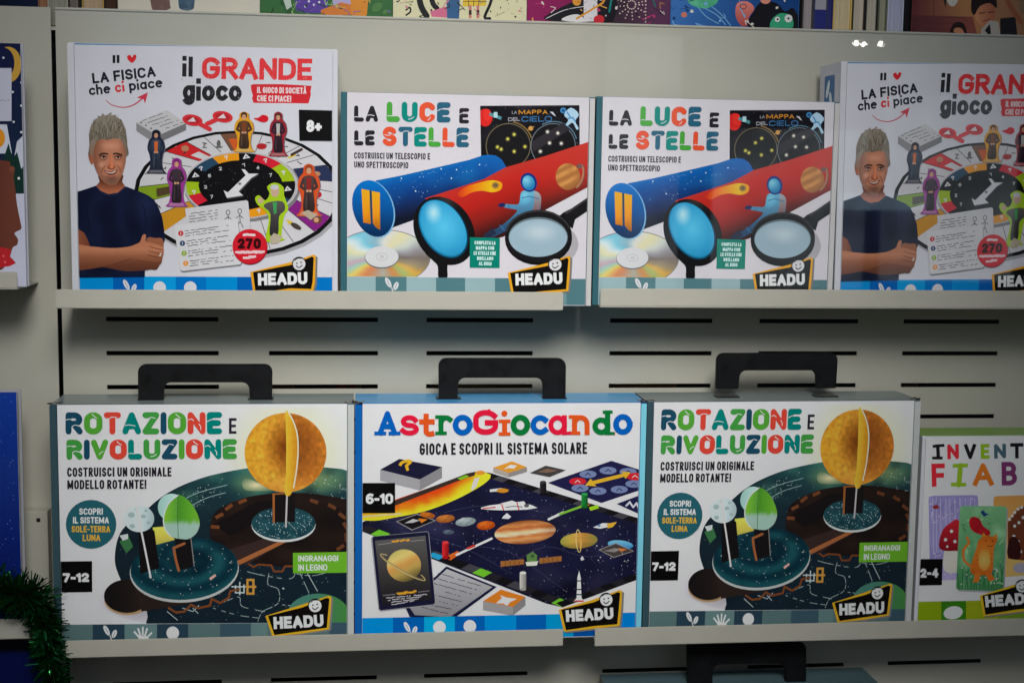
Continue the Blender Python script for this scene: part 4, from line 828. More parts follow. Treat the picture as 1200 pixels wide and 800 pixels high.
# ------------------------------------------------------------------ print of the solar system board game
def art_astro(a):
    a.part('front_panel_band')
    B1, B2, B3 = (0, 136, 198), (0, 96, 168), (10, 158, 212)
    strip(a, 723.8, 717, 770, [(420, 460.6, B1), (460.6, 497, B2), (497, 533, B3), (533, 568, B2), (568, 605, B1), (605, 640, B2), (640, 672, (0, 142, 190)), (672, 700, (0, 80, 150)), (700, 755, (0, 124, 194))])
    leaf(a, 477, 734); a.ell(515, 734.4, 7.4, 7.4, WHITE); a.ell(550.6, 733.2, 7.4, 7.4, WHITE)
    a.part('illustration')
    CL = [(420, 400), (760, 400), (760, 716.5), (420, 723.8)]
    def slab(top, h, col, side=(140, 138, 142)):
        xs = [p[0] for p in top]; lo = top.index(max(top, key=lambda p: p[1])); li = top.index(min(top, key=lambda p: p[0])); ri = top.index(max(top, key=lambda p: p[0]))
        a.poly([top[li], top[lo], (top[lo][0], top[lo][1] + h), (top[li][0], top[li][1] + h)], side); a.poly([top[lo], top[ri], (top[ri][0], top[ri][1] + h), (top[lo][0], top[lo][1] + h)], mixc(side, (100, 98, 100), .4)); a.poly(top, col)
    slab([(445.5, 550), (468, 537.4), (518, 546.8), (492, 561.4)], 13, (30, 30, 56), (152, 150, 154))
    a.text('?', 470.5, 553.4, 485.5, 548.6, 13, 3.4, (226, 160, 40))
    a.poly([(641.7, 565.4), (716.5, 539.6), (762, 554), (762, 570), (704.7, 589)], (34, 34, 72)); a.ring(700, 564, 1, 1, .5, (34, 34, 72))
    for x, y, c in ((689, 555.4, 0), (712.5, 551, 0), (736, 552.4, 0), (677, 563.8, 1), (679.7, 571.6, 0), (700.7, 575, 0), (725.7, 573.2, 0), (742.7, 566.6, 0), (744, 558, 1)):
        a.ell(x, y, 10, 4.4, (190, 40, 52) if c else (112, 124, 160)); a.lines([[(x - 3, y + 1), (x, y - 1.4), (x + 3, y + 1)]], 1.0, (40, 40, 80) if not c else (230, 180, 180))
    a.poly([(685.6, 568.6), (692, 560.6), (694.6, 563), (730, 554.6), (728, 552), (739, 553), (733, 560.6), (731.4, 558.2), (696.6, 567), (699, 569.4)], (222, 162, 48))
    a.poly([(722.6, 590), (748, 580.4), (760, 584), (760, 606), (748, 601.6)], (34, 36, 72)); a.lines([[(734, 592), (738, 588), (742, 594), (746, 589), (749, 596)]], 2.2, (190, 190, 198))
    # board
    board = [(421, 613), (557.4, 552.2), (574, 553.6), (762, 611), (762, 673), (659.4, 711), (640, 706.6), (421, 621)]
    a.fn(board, lambda x, y: mixc(mixc((28, 29, 58), (56, 54, 84), max(0, noise.noise((x * .018, y * .03, 6))) * 1.2), (18, 18, 36), max(0, noise.noise((x * .03, y * .04, 16))) + max(0, (y - 660) / 60)), 7)
    a.stars(board, 190, (168, 168, 190), .45, 2); a.stars(board, 260, (104, 104, 128), .4, 22); a.lines([sm(q, 4, False) for q in ([(600, 660), (640, 640), (690, 652), (740, 640)], [(560, 640), (600, 648), (660, 690)], [(520, 600), (570, 592), (640, 600)], [(470, 622), (540, 640), (600, 672)])], .5, (66, 66, 92))
    def edge(p, q, n, w0, w1, cols, off):
        for k in range(n):
            t0, t1 = k / n, (k + 1) / n
            f = lambda t, s_: (p[0] + (q[0] - p[0]) * t + off[0] * s_, p[1] + (q[1] - p[1]) * t + off[1] * s_)
            a.poly([f(t0, 0), f(t1, 0), f(t1, 1), f(t0, 1)], cols[k % len(cols)], False, clip=hull_clip(board, a.clip) and [(421, 552), (762, 552), (762, 711.6), (421, 711.6)])
    a._layer(); E1, E2, E3, LG = (26, 24, 28), (70, 68, 74), (40, 38, 44), (110, 180, 50)
    edge((574, 553.6), (762, 611), 16, 0, 0, [E1, E2, E1, E3], (-9, 4))
    a._layer(); edge((421, 620.6), (659.4, 711), 18, 0, 0, [E3, LG, E1, E2, E1, E3, E2, E1, E1, E2, LG, E3, E1, E2, E3, E1], (10, -5.6))
    a._layer(); edge((659.4, 711), (762, 673), 8, 0, 0, [E1, E3], (-8, -5))
    a.poly([(507, 646.6), (521, 651.4), (514, 655.6), (503, 651)], (40, 150, 190)); a.poly([(520, 653), (536, 645), (540, 648), (528, 656)], (206, 100, 40))
    a.poly([(690, 594), (700.6, 591), (702, 595), (692, 598)], (150, 190, 40))
    def sunc(x, y):
        yb = ramp([(424, (609, 0, 0)), (462, (606, 0, 0)), (498, (598.6, 0, 0)), (534, (585, 0, 0)), (562, (570, 0, 0)), (574, (560, 0, 0))], x)[0]
        t = (yb - y) / 27 + noise.noise((x * .09, y * .12, 3)) * .16 - max(0, (x - 520) / 100)
        return ramp([(-.1, (226, 200, 50)), (.14, (232, 186, 40)), (.36, (228, 130, 30)), (.62, (210, 76, 26)), (1.1, (196, 56, 24))], t)
    sun = [(421, 590)] + sm([(421, 609), (440, 609.6), (462, 606), (498, 598.6), (534, 585), (562, 570), (573.5, 561), (575, 555.6)], 4, False) + [(566, 552.4), (557.4, 552.2), (463, 585)]
    a.fn(sun, sunc, 3.4)
    a.poly([(462, 586.4), (540, 557.2), (546, 554.6), (557.4, 552.2), (556, 557), (545, 560), (463, 592)], (60, 48, 44)); a.poly([(536, 560.2), (546, 556), (550, 558), (540, 562.4)], (120, 170, 40)); a.ell(563, 553.6, 5.4, 2.6, (220, 140, 50))
    a.poly([(556, 560), (562, 559), (558, 570), (553, 575), (552, 572)], (196, 190, 186)); a.line([(424, 605), (470, 601.4)], 1.6, (190, 180, 150))
    tile = lambda q, c=(28, 26, 30): (a.poly(q, (150, 146, 146)), a.poly([(sum(p[0] for p in q) / 4 + (x - sum(p[0] for p in q) / 4) * .93, sum(p[1] for p in q) / 4 + (y - sum(p[1] for p in q) / 4) * .9) for x, y in q], c))
    tile([(464, 610.6), (488.6, 601.6), (511, 609.4), (482.7, 621)]); a.poly([(474, 612.6), (484, 607.6), (492, 609.4), (484, 612)], (176, 174, 176)); a.poly([(490, 607), (501, 608), (494, 612.4)], (206, 120, 40))
    for x, y, rx, ry, c, c2, r in ((501, 603.2, 9, 3.4, (196, 120, 40), (150, 80, 30), 8), (522, 607.4, 11, 4.6, (196, 128, 62), (146, 84, 40), -6), (545.6, 611, 12, 5, (176, 184, 184), (120, 130, 136), -8), (569.4, 615.2, 10.8, 5.2, (222, 116, 40), (160, 70, 24), -6), (525.5, 623, 6.6, 2.8, (104, 116, 130), (70, 80, 96), 0)):
        a.fn(ellp(x, y, rx, ry, r), lambda X, Y, x=x, y=y, rx=rx, ry=ry, c=c, c2=c2: mixc(c, c2, hypot((X - x + rx * .3) / rx, (Y - y + ry * .5) / ry) * .8 + .25 * sin(X * .8 + Y)), 2.2)
    a.fn(ellp(615.4, 623, 36, 13.6, -5, 40), lambda x, y: mixc(ramp([(0, (136, 78, 40)), (.2, (200, 140, 88)), (.32, (170, 92, 46)), (.45, (214, 176, 130)), (.56, (226, 206, 176)), (.64, (180, 106, 54)), (.8, (206, 150, 98)), (1, (140, 82, 46))], (y - 609.6 + (x - 615) * .1 + 1.6 * noise.noise((x * .08, y * .2, 2))) / 27), (80, 44, 30), max(0, (x - 632) / 30) * .5), 2.2)
    a.fn(ellp(678.4, 633, 21.8, 9.2, -4), lambda x, y: mixc(ramp([(0, (150, 150, 74)), (.35, (196, 160, 74)), (.6, (180, 130, 64)), (1, (132, 128, 66))], (x - 657) / 43 + .1 * sin(y)), (90, 84, 40), max(0, (y - 634) / 10) * .6), 2.4)
    a.ring(678, 633.4, 3.4, 13.6, 1.0, (206, 186, 130), rot=-4); a.line([(680, 624), (680.4, 643)], 1.8, (196, 150, 80))
    # craft
    a.poly([(563.6, 594.4), (574, 591.6), (596, 589), (614, 586.8), (616, 590), (622, 591), (630, 594.6), (618, 596.6), (592, 597.6), (575, 597), (564, 596)], (206, 202, 204)); a.poly([(586, 589.6), (600, 586), (606, 588.6), (598, 592)], (222, 218, 220)); a.lines([[(588, 590.6), (590, 597)], [(606, 589), (608, 596.6)], [(566, 595.4), (580, 594)]], 1.3, (190, 60, 50)); a.lines([[(593, 594), (602, 592.6), (612, 593.6)]], 1.0, (90, 90, 96)); a.ell(617, 592, 3, 2.2, (90, 88, 92))
    a.poly([(589.6, 604.6), (594, 600.6), (599, 605), (596, 607.6), (588, 607)], (200, 198, 202)); a.poly([(574, 573), (588, 571.4), (590, 575), (574, 576)], (198, 196, 196)); a.ell(589, 574.4, 7, 2.6, (190, 130, 40))
    a.line([(535, 649.6), (576, 630.6)], 2.6, (206, 202, 204)); a.line([(566, 635.4), (577, 630.2)], 1.4, (226, 222, 222)); a.line([(548, 642), (556, 639)], 2.6, (190, 60, 50))
    a.line([(643, 608), (660, 600)], 3, (196, 196, 196)); a.line([(656, 602), (684, 592)], 2.6, (120, 170, 60)); a.poly([(680, 593), (692, 590), (686, 595)], (210, 120, 40))
    a.poly([(695, 617.4), (706, 612.4), (716, 612.6), (713, 617), (703, 619)], (206, 204, 206)); a.poly([(711, 613), (723, 611), (718, 617), (712, 618.6)], (222, 160, 60)); a.ell(702, 615.6, 2, 1.4, (110, 140, 180))
    a.fn(ellp(727, 637.6, 15, 5, 6), lambda x, y: mixc((120, 180, 206), (60, 130, 180), (y - 633) / 9), 4)
    tile([(701.4, 643.6), (721.7, 635.6), (743, 645.2), (719, 653)], (72, 66, 64)); a.poly([(708, 645), (720, 641.6), (728, 643), (720, 646.6)], (130, 126, 126)); a.poly([(724, 641.6), (735, 643), (727, 646)], (196, 120, 60))
    for x0, y0, x1, y1 in ((586.6, 660, 614, 657.6), (632, 656.4, 658, 654)): a.poly([(x0, y0 - 3), (x1, y1 - 3), (x1, y1 + 3), (x0, y0 + 3.6)], (150, 100, 54)); a.lines([[(x0 + (x1 - x0) * k / 5, y0 - 3), (x0 + (x1 - x0) * k / 5, y0 + 3)] for k in range(1, 5)], .6, (96, 60, 34))
    a.poly([(617, 650), (624, 646), (629.4, 650), (629, 661), (618, 661.6)], (92, 128, 70)); a.poly([(616, 658), (630.6, 657), (629, 662), (617, 662.6)], (206, 200, 190)); a.ell(624, 651, 2.4, 2, (60, 90, 60))
    a.poly([(678.6, 668), (680.4, 676), (681.4, 700), (685, 704), (672, 704), (675.6, 700), (676.6, 676)], (208, 206, 208)); a.lines([[(675.6, 680), (681, 680)], [(675.4, 690), (681.4, 690)], [(675, 696), (682, 696)]], 1.4, (40, 38, 44)); a.lines([[(674, 703.6), (683, 703.6)]], 1.6, (196, 60, 50)); a.stars([(696, 636), (744, 648), (744, 668), (700, 664)], 20, (200, 200, 206), .6, 44)
    a.poly([(680, 653.4), (682.4, 650.8), (684.8, 655), (681, 656.4)], (190, 188, 194))
    for x, y0, y1, c in ((636.4, 562.6, 578.6, (26, 24, 28)), (685, 576.6, 593.6, (20, 130, 50)), (522, 633, 653, (206, 30, 36)), (612.8, 668.6, 690, (196, 190, 184))):
        a.ell(x + 1, y1, 4.6, 2, (20, 18, 26)); a.lg([(x - 3.8, y0 + 2), (x + 3.8, y0 + 2), (x + 3.8, y1), (x - 3.8, y1)], [(0, mixc(c, (255, 255, 255), .08)), (1, mixc(c, (10, 10, 10), .4))], (x - 4, 0), (x + 4, 0)); a.ell(x, y1, 3.8, 1.6, mixc(c, (10, 10, 10), .25)); a.ell(x, y0 + 2, 3.8, 1.8, mixc(c, (255, 255, 255), .15))
    # cards in front
    a.poly([(470, 700), (509, 676), (523, 663), (582, 687), (529, 726), (480, 722)], (30, 32, 62), clip=CL); a.fn([(474, 702), (511, 678), (523.6, 666), (577, 687.2), (527, 722.5), (486, 720)], lambda x, y: mixc((176, 174, 178), (132, 130, 134), (y - 666) / 56), 8, clip=CL)
    for k in range(8): a.scribble(514 + (-5.6 * k if k < 6 else -34), 671 + 5.2 * k, 558 - 5.6 * k + 6, 688 + 4.6 * k - 2, 1.4, (70, 68, 76), 70 + k, .8, .8 if k not in (3, 5) else .3)
    a.poly([(434.6, 630.4), (436.4, 628), (500.6, 622), (502.6, 624), (510.6, 705), (508.4, 708), (446, 715.6), (443.4, 713)], (148, 146, 152)); a.poly([(436.2, 630), (438, 628), (500.4, 622.6), (502, 624), (509.8, 705), (508, 707.4), (446.4, 714.4), (444.4, 713)], (30, 30, 56))
    a.lg([(439.4, 633), (498.6, 627), (506, 702), (448, 709)], [(0, (92, 90, 90)), (.5, (66, 62, 62)), (1, (34, 32, 36))], (468, 628), (474, 708))
    a.fn(ellp(473.4, 662, 20, 19), lambda x, y: ramp([(0, (166, 160, 90)), (.3, (206, 186, 116)), (.5, (196, 146, 80)), (.7, (176, 150, 84)), (1, (84, 76, 46))], ((x - 455) * .45 + (y - 645) * .9 + 1.2 * noise.noise((x * .1, y * .1, 1))) / 44), 2.6)
    a.ring(472, 664, 30.6, 5.4, 1.5, (176, 160, 112), rot=30, a0=-40, a1=220); a.ring(472, 664, 27, 3.6, .8, (140, 120, 80), rot=30, a0=-10, a1=190)
    a.scribble(460, 633.6, 479, 632, 3, (206, 150, 50), 91, 2, .95); a.scribble(466, 694.6, 487, 692.6, 3.4, (206, 150, 50), 92, 2.2, .95)
    a.lines([[(443, 637.6), (459, 635.4)], [(481, 633.6), (497, 632)], [(449, 697), (463, 695.6)], [(490, 693), (503, 691.6)]], .6, (150, 146, 150))
    for k in range(4): a.scribble(453 + k * 2, 700 + 2.6 * k, 500 - k * 5, 695.6 + 2.6 * k, 1.5, (186, 182, 188), 94 + k, .9, .85)
    slab([(566, 703.6), (587, 690), (615.6, 698.6), (601, 710.4)], 10, (222, 122, 40), (150, 146, 146)); a.poly([(581, 706), (588, 700), (586, 696.6), (594, 699.4), (606, 701), (598, 704.6), (594, 709), (590, 706.4)], (222, 218, 220))
    slab([(578, 547.4), (600, 540), (617.5, 547), (596, 553.6)], 5, (222, 142, 50), (160, 152, 146)); a.poly([(590, 549.6), (598, 544), (606, 545), (602, 548.6), (596, 548)], (230, 216, 200))
    a.poly([(621, 553.6), (639.5, 545), (663, 550.4), (644, 558.4)], (70, 66, 66)); a.poly([(630, 552.6), (641, 548.6), (654, 551), (642, 553.4)], (120, 96, 80))
    a.part('title_lettering')
    B, R, O, G = (8, 92, 168), (208, 30, 62), (216, 84, 34), (14, 112, 56)
    big, low = 28.4, 34.2
    for ch, c, x0, x1, y, h, wt, ml, mr, sf in (('A', B, 439, 469, 509.6, big, 5.4, 3.6, 3.6, 1), ('s', R, 468.6, 491, 510, low, 5.2, 0, 0, 0), ('t', O, 491.2, 510, 511.4, 29.5, 5.4, 0, 0, 0), ('r', G, 510.4, 530.8, 509.4, 33, 5.2, 3.4, 0, 1), ('o', B, 530.4, 553.8, 510, 34.6, 6.0, 0, 0, 0), ('G', R, 554.4, 583.8, 509.2, 29.4, 5.8, 0, 0, 0), ('\u0131', O, 584.4, 598, 510.2, 26.5, 5.2, 3.9, 3.9, 1), ('o', G, 598.2, 621.2, 510, 34.6, 6.0, 0, 0, 0), ('c', B, 621.6, 642.4, 509.4, 33, 5.8, 0, 0, 0), ('a', R, 642.4, 666.6, 509.4, 33, 5.2, 0, 2.4, 0), ('n', O, 667, 694, 509.2, 33, 5.2, 3.2, 3.2, 1), ('d', G, 694, 717.6, 509.4, 29, 5.6, 0, 2.6, 0), ('o', B, 718.4, 741.2, 509.2, 34.6, 6.0, 0, 0, 0)):
        a.text(ch, x0 + ml, y, x1 - mr, y, h, wt + .7, c, slab=bool(sf))
    a.ell(591, 484.2, 3.6, 3.5, O)
    a.lines([[(664, 507.2), (667, 507.2)], [(716, 507.4), (719, 507.4)]], 3.6, R); a.lines([[(715.4, 507.4), (718.4, 507.4)], [(708, 482.6), (716, 482.4)]], 3.6, G); a.lines([[(573, 481), (577, 486)]], 3.6, R)
    a.part('tagline_lettering')
    a.text('GIOCA E SCOPRI IL SISTEMA SOLARE', 491.8, 532.4, 687.8, 531.2, 13.4, 2.3, (38, 34, 42), track=1.4)
    age(a, [(418, 565.4), (463, 565.4), (463, 600.4), (418, 600.6)], '6-10', 428.8, 590, 460.6, 590, 12.4, 3.0)
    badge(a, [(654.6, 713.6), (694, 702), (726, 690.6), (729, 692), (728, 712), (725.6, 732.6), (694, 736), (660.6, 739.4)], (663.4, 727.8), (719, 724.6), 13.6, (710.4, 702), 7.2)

# ------------------------------------------------------------------ print of the story card game (cut by the frame)
def art_fiabe(a):
    a.part('front_panel_band')
    LI, DG = (126, 148, 24), (56, 116, 24)
    strip(a, 704.8, 700, 745, [(1068, 1103, LI), (1103, 1132, DG), (1132, 1170, (138, 150, 30)), (1170, 1206, (108, 136, 40)), (1206, 1300, LI)])
    a.ell(1117, 717.4, 11.4, 7.6, WHITE, rot=-10)
    a.part('title_lettering')
    K = (30, 27, 32); R, L, N, O, V = (196, 44, 58), (130, 160, 36), (66, 92, 104), (206, 108, 36), (112, 52, 96)
    for ch, c, x0, x1, y, h in (('I', K, 1097.6, 1101.6, 538, 17.6), ('N', R, 1110.2, 1123.8, 537.8, 17.6), ('V', K, 1130, 1144, 537.8, 17.6), ('E', L, 1149.4, 1159.8, 537.4, 17.4), ('N', N, 1165, 1179, 537, 17), ('T', K, 1184, 1199.4, 537, 18)):
        a.text(ch, x0, y, x1, y - .2, h, 4.2, c)
    a.lines([[(1094.6, 522.6), (1105, 521.6)], [(1094, 536.4), (1103, 536.4)]], 3.4, K)
    a.text('A', 1204, 537, 1218, 537, 18, 4.2, R)
    for ch, c, x0, x1, y, h in (('F', R, 1092, 1107.8, 570, 27), ('A', O, 1140.2, 1164.4, 569, 26.4), ('B', V, 1174, 1192, 568.6, 27.6), ('E', L, 1202, 1216, 568, 27)):
        a.text(ch, x0, y, x1, y - .4, h, 5.6, c)
    a.line([(1125.6, 545), (1123.6, 568)], 5.8, L); a.lines([[(1118.6, 545.4), (1132, 545)], [(1116.6, 567.4), (1130, 567.4)]], 4.4, L)
    a.part('illustration')
    rr = lambda p, r=4: sum(([((p[i][0] * (1 - .09) + p[i - 1][0] * .09), (p[i][1] * (1 - .06) + p[i - 1][1] * .06)), p[i] if False else (p[i][0] * .98 + (p[i - 1][0] + p[(i + 1) % 4][0]) * .01, p[i][1] * .98 + (p[i - 1][1] + p[(i + 1) % 4][1]) * .01), ((p[i][0] * (1 - .09) + p[(i + 1) % 4][0] * .09), (p[i][1] * (1 - .06) + p[(i + 1) % 4][1] * .06))] for i in range(4)), [])
    c1 = [(1088, 580.6), (1146, 579.6), (1148, 678), (1090, 680)]
    a.fn(rr(c1), lambda x, y: mixc(mixc((150, 142, 186), (126, 118, 166), .5 + .5 * noise.noise((x * .15, y * .05, 1))), (176, 160, 206), max(0, (y - 650) / 40)), 4)
    a.lines([[(x, 584), (x + .8, 640 + (x % 5) * 3)] for x in (1093, 1097, 1102, 1108, 1113, 1119, 1125, 1131, 1137, 1142)], 1.0, (168, 162, 198)); a.lines([[(x, 596), (x + 4, 588)] for x in (1094, 1103, 1114, 1127, 1138)], .7, (108, 100, 148)); a.stars([(1090, 582), (1144, 582), (1144, 610), (1090, 612)], 40, (182, 176, 210), .9, 12)
    # a toadstool in the lilac wood
    a.poly(sm([(1108, 640), (1120, 640), (1124, 668), (1106, 668)], 3), (204, 186, 176)); a.fn(sm([(1101, 642), (1104, 622), (1114, 612), (1124, 610), (1134, 640), (1118, 645)], 4), lambda x, y: mixc((176, 38, 50), (120, 24, 36), (y - 612) / 34), 4); a.dots([(1108, 632), (1115, 622), (1119, 634), (1110, 640, .7)], (206, 190, 196), 2.0, 8)
    a.stars([(1092, 646), (1120, 646), (1120, 676), (1092, 676)], 46, (206, 200, 220), .8, 7); a.poly([(1092, 593), (1098, 591), (1101, 595), (1095, 596)], (140, 40, 40))
    c3 = [(1164, 581), (1230, 579), (1230, 672), (1166, 676)]
    a.fn(rr(c3), lambda x, y: mixc((196, 138, 76), (206, 160, 96), (y - 580) / 60), 6)
    a.poly([(1181, 612), (1196, 592), (1230, 600), (1230, 660), (1181, 654)], (104, 56, 36)); a.dots([(1183, 608), (1186, 604), (1189, 600), (1193, 596), (1197, 594), (1182, 640), (1188, 628), (1193, 634), (1196, 646), (1189, 616), (1194, 612), (1199, 606)], (214, 196, 190), 1.9, 8); a.poly(sm([(1181, 652), (1182, 634), (1188, 628), (1195, 636), (1195, 654)], 3), (56, 24, 26)); a.ell(1196, 665, 9, 6, (150, 146, 160))
    c2 = [(1125, 592.4), (1180, 592.6), (1175.6, 692.4), (1120, 690.4)]
    a.poly(rr([(x + 1.4, y + 2) for x, y in c2]), (150, 146, 152))
    a.fn(rr(c2), lambda x, y: mixc(mixc((112, 162, 118), (70, 128, 84), (y - 600) / 90), (150, 190, 150), max(0, noise.noise((x * .08, y * .06, 3)))), 4)
    a.lines([[(1124 + 3.4 * k, 690), (1125 + 3.4 * k + (k % 3 - 1) * 3, 672 - (k * 7) % 9)] for k in range(16)], 1.3, (54, 108, 64)); a.poly([(1149, 600), (1152, 597), (1155, 601), (1159, 602), (1153, 605)], (34, 60, 110))
    rg = random.Random(4)
    for k in range(30):
        x, y = rg.uniform(1127, 1174), rg.uniform(600, 686); a.ell(x, y, rg.uniform(1.5, 4.5), rg.uniform(.8, 1.8), mixc((64, 116, 76), (150, 186, 140), rg.random()), rot=rg.uniform(0, 180))
    a.dots([(1126 + rg.uniform(0, 48), rg.uniform(664, 688)) for k in range(14)], (206, 200, 190), .9, 6); a.dots([(1126 + rg.uniform(0, 48), rg.uniform(660, 688)) for k in range(8)], (60, 80, 130), 1.0, 6)
    # an orange cat under a red poppy
    a.fn(sm([(1135.6, 612), (1137, 606.6), (1142, 605), (1148, 608), (1152, 616), (1160, 622), (1158, 627), (1146, 625), (1138, 620)], 4), lambda x, y: mixc((190, 34, 44), (130, 22, 34), .5 + .6 * noise.noise((x * .2, y * .2, 1))), 3)
    a.fn(sm([(1147, 632), (1156, 627), (1163, 628), (1168, 626), (1168, 634), (1165, 640), (1164, 652), (1163, 668), (1158, 673), (1142, 673), (1137, 668), (1140, 654), (1144, 642)], 4), lambda x, y: mixc((214, 128, 46), (170, 88, 32), hypot(x - 1154, y - 650) / 28), 3)
    a.line(sm([(1139, 664), (1130, 656), (1129, 644), (1135, 636), (1133, 629)], 5, False), 2.8, (196, 108, 40)); a.poly([(1143, 670), (1149, 671), (1147, 681), (1140, 682)], (196, 108, 40)); a.poly([(1154, 671), (1160, 670), (1166, 678), (1159, 681)], (190, 100, 38))
    a.lines([[(x, y), (x + 2.4, y + .8)] for x, y in ((1143, 650), (1144, 655), (1143, 660), (1161, 648), (1160, 654), (1161, 660))], .9, (164, 86, 34)); a.fn(sm([(1149, 645), (1158, 645), (1160, 660), (1154, 668), (1147, 662)], 3), lambda x, y: mixc((226, 168, 96), (212, 132, 56), hypot(x - 1153, y - 656) / 13), 3); a.dots([(1155, 633), (1163, 633.6)], (40, 24, 20), .9, 7); a.line([(1157, 639), (1160, 640), (1163, 638.6)], .8, (100, 50, 26)); a.poly([(1150, 629), (1152, 623), (1156, 628)], (206, 118, 42)); a.poly([(1163, 629), (1168, 624), (1168.6, 631)], (206, 118, 42))
    age(a, [(1070, 654.6), (1104.6, 654.4), (1103.6, 685), (1068, 685.6)], '2-4', 1078.4, 676.4, 1099.6, 676, 10.8, 2.8)
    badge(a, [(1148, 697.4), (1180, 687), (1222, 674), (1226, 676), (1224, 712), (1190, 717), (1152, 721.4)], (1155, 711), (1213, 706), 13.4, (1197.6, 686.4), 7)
# ------------------------------------------------------------------ the setting: dark backdrop, perforated panel
w_ = box_obj('gloom_backdrop', -2.2, 2.4, .62, .64, -1.6, 1.8, (0, 0, 0, 1), None, DARK); w_['kind'] = 'structure'  # added dark sheet: stands for interior gloom, blocks sky light from behind

def slotted_panel(name, x0, x1, z0, z1, Y, th, slots, rows, sh):
    """sheet metal with real slots cut through it"""
    xs = [x0] + [v for s_ in slots for v in s_] + [x1]; zs = [z0] + [v for r_ in sorted(rows) for v in (r_ - sh / 2, r_ + sh / 2)] + [z1]
    V, F = [], []
    def quad(a, b, c, d): F.append(tuple(range(len(V), len(V) + 4))); V.extend([a, b, c, d])
    for i in range(len(xs) - 1):
        for j in range(len(zs) - 1):
            a, b, c, d = xs[i], xs[i + 1], zs[j], zs[j + 1]
            if i % 2 and j % 2:
                quad((a, Y, c), (a, Y + th, c), (b, Y + th, c), (b, Y, c)); quad((a, Y, d), (b, Y, d), (b, Y + th, d), (a, Y + th, d))
                quad((a, Y, c), (a, Y, d), (a, Y + th, d), (a, Y + th, c)); quad((b, Y, c), (b, Y + th, c), (b, Y + th, d), (b, Y, d))
            else:
                quad((a, Y, c), (b, Y, c), (b, Y, d), (a, Y, d)); quad((a, Y + th, c), (a, Y + th, d), (b, Y + th, d), (b, Y + th, c))
    quad((x0, Y, z1), (x1, Y, z1), (x1, Y + th, z1), (x0, Y + th, z1)); quad((x0, Y, z0), (x0, Y + th, z0), (x1, Y + th, z0), (x1, Y, z0))
    quad((x0, Y, z0), (x0, Y, z1), (x0, Y + th, z1), (x0, Y + th, z0)); quad((x1, Y, z0), (x1, Y + th, z0), (x1, Y + th, z1), (x1, Y, z1))
    return link(name, mesh_from(name, V, F), None, METAL)
SLOTS = [(-.3698, -.2437), (-.1864, -.0607), (-.004, .1221), (.2144, .3393), (.3973, .5212), (.5786, .7013), (.764, .887)]
ROWS = [-.0580 - .0392 * k for k in range(16)]
pn = slotted_panel('perforated_panel', -.4182, 1.02, -.78, .2874, .09, .0016, SLOTS, ROWS, .0052)
tag(pn, 'wide beige metal back panel with rows of dark slots behind the boxes', 'panel')
pn = box_obj('plain_panel', -.80, -.4232, .09, .0916, -.78, .2884, (0, 0, 0, 1), None, METAL)
tag(pn, 'plain beige back panel at the left edge beyond the dark gap', 'panel')
pb = bevel_box('panel_lip', -.4180, 1.02, .0885, .0905, .2858, .2886, LIPMAT, pn, .0006)
pb.parent = None; pb.name = 'panel_rim'; pb.parent = bpy.data.objects['perforated_panel']

def shelf(label, x0, x1, ztop, l0, l1, group='beige metal shelves'):
    r = tag(empty('metal_shelf', (x0, 0, ztop)), label, 'shelf', group); Wd = x1 - x0
    bevel_box('plate', 0, Wd, -.0086, .0895, -.0016, 0, METAL, r, .0004, 1)
    bevel_box('front_lip', 0, Wd, -.0092, -.0072, l0 - ztop, l1 - ztop, LIPMAT, r, .0007)
    return r
shelf('upper left shelf, thin beige lip under the tall box and first telescope box', -.404, .142, -.0332, -.0372, -.0170)
shelf('upper right shelf, beige lip running under the second telescope box to the edge', .184, 1.02, -.0322, -.0326, -.0125)
shelf('lower left shelf, beige lip under the model kit with the dark teal left flap', -.402, .149, -.4155, -.4216, -.4020)
shelf('lower right shelf, beige lip that slopes past the story card box to the edge', .186, 1.02, -.4155, -.4232, -.4020)
sl = shelf('short shelf end under the night sky book at the left edge', -.80, P(20, 330, -.009).x, P(10, 337.5, -.009).z, P(10, 338, -.009).z, P(10, 318.5, -.009).z)
sl = shelf('short shelf end with green tinsel lying over it at lower left', -.80, P(37, 740, -.009).x, P(10, 747, -.009).z, P(10, 748, -.009).z, P(10, 725, -.009).z)
pl = P(58, 700, .07); br = tag(bevel_box('shelf_upright', P(25, 700, .07).x, pl.x, .07, .0885, -.78, P(40, 599, .07).z, METAL, None, .0006, 1), 'beige metal upright strip with a small hole above the tinsel', 'upright')
hp = P(45, 609, .07); link('hole', mesh_from('hole', *box_data(hp.x - .0022, hp.x + .0022, .0697, .0720, hp.z - .0022, hp.z + .0022, (.02, .019, .018, 1))), br)

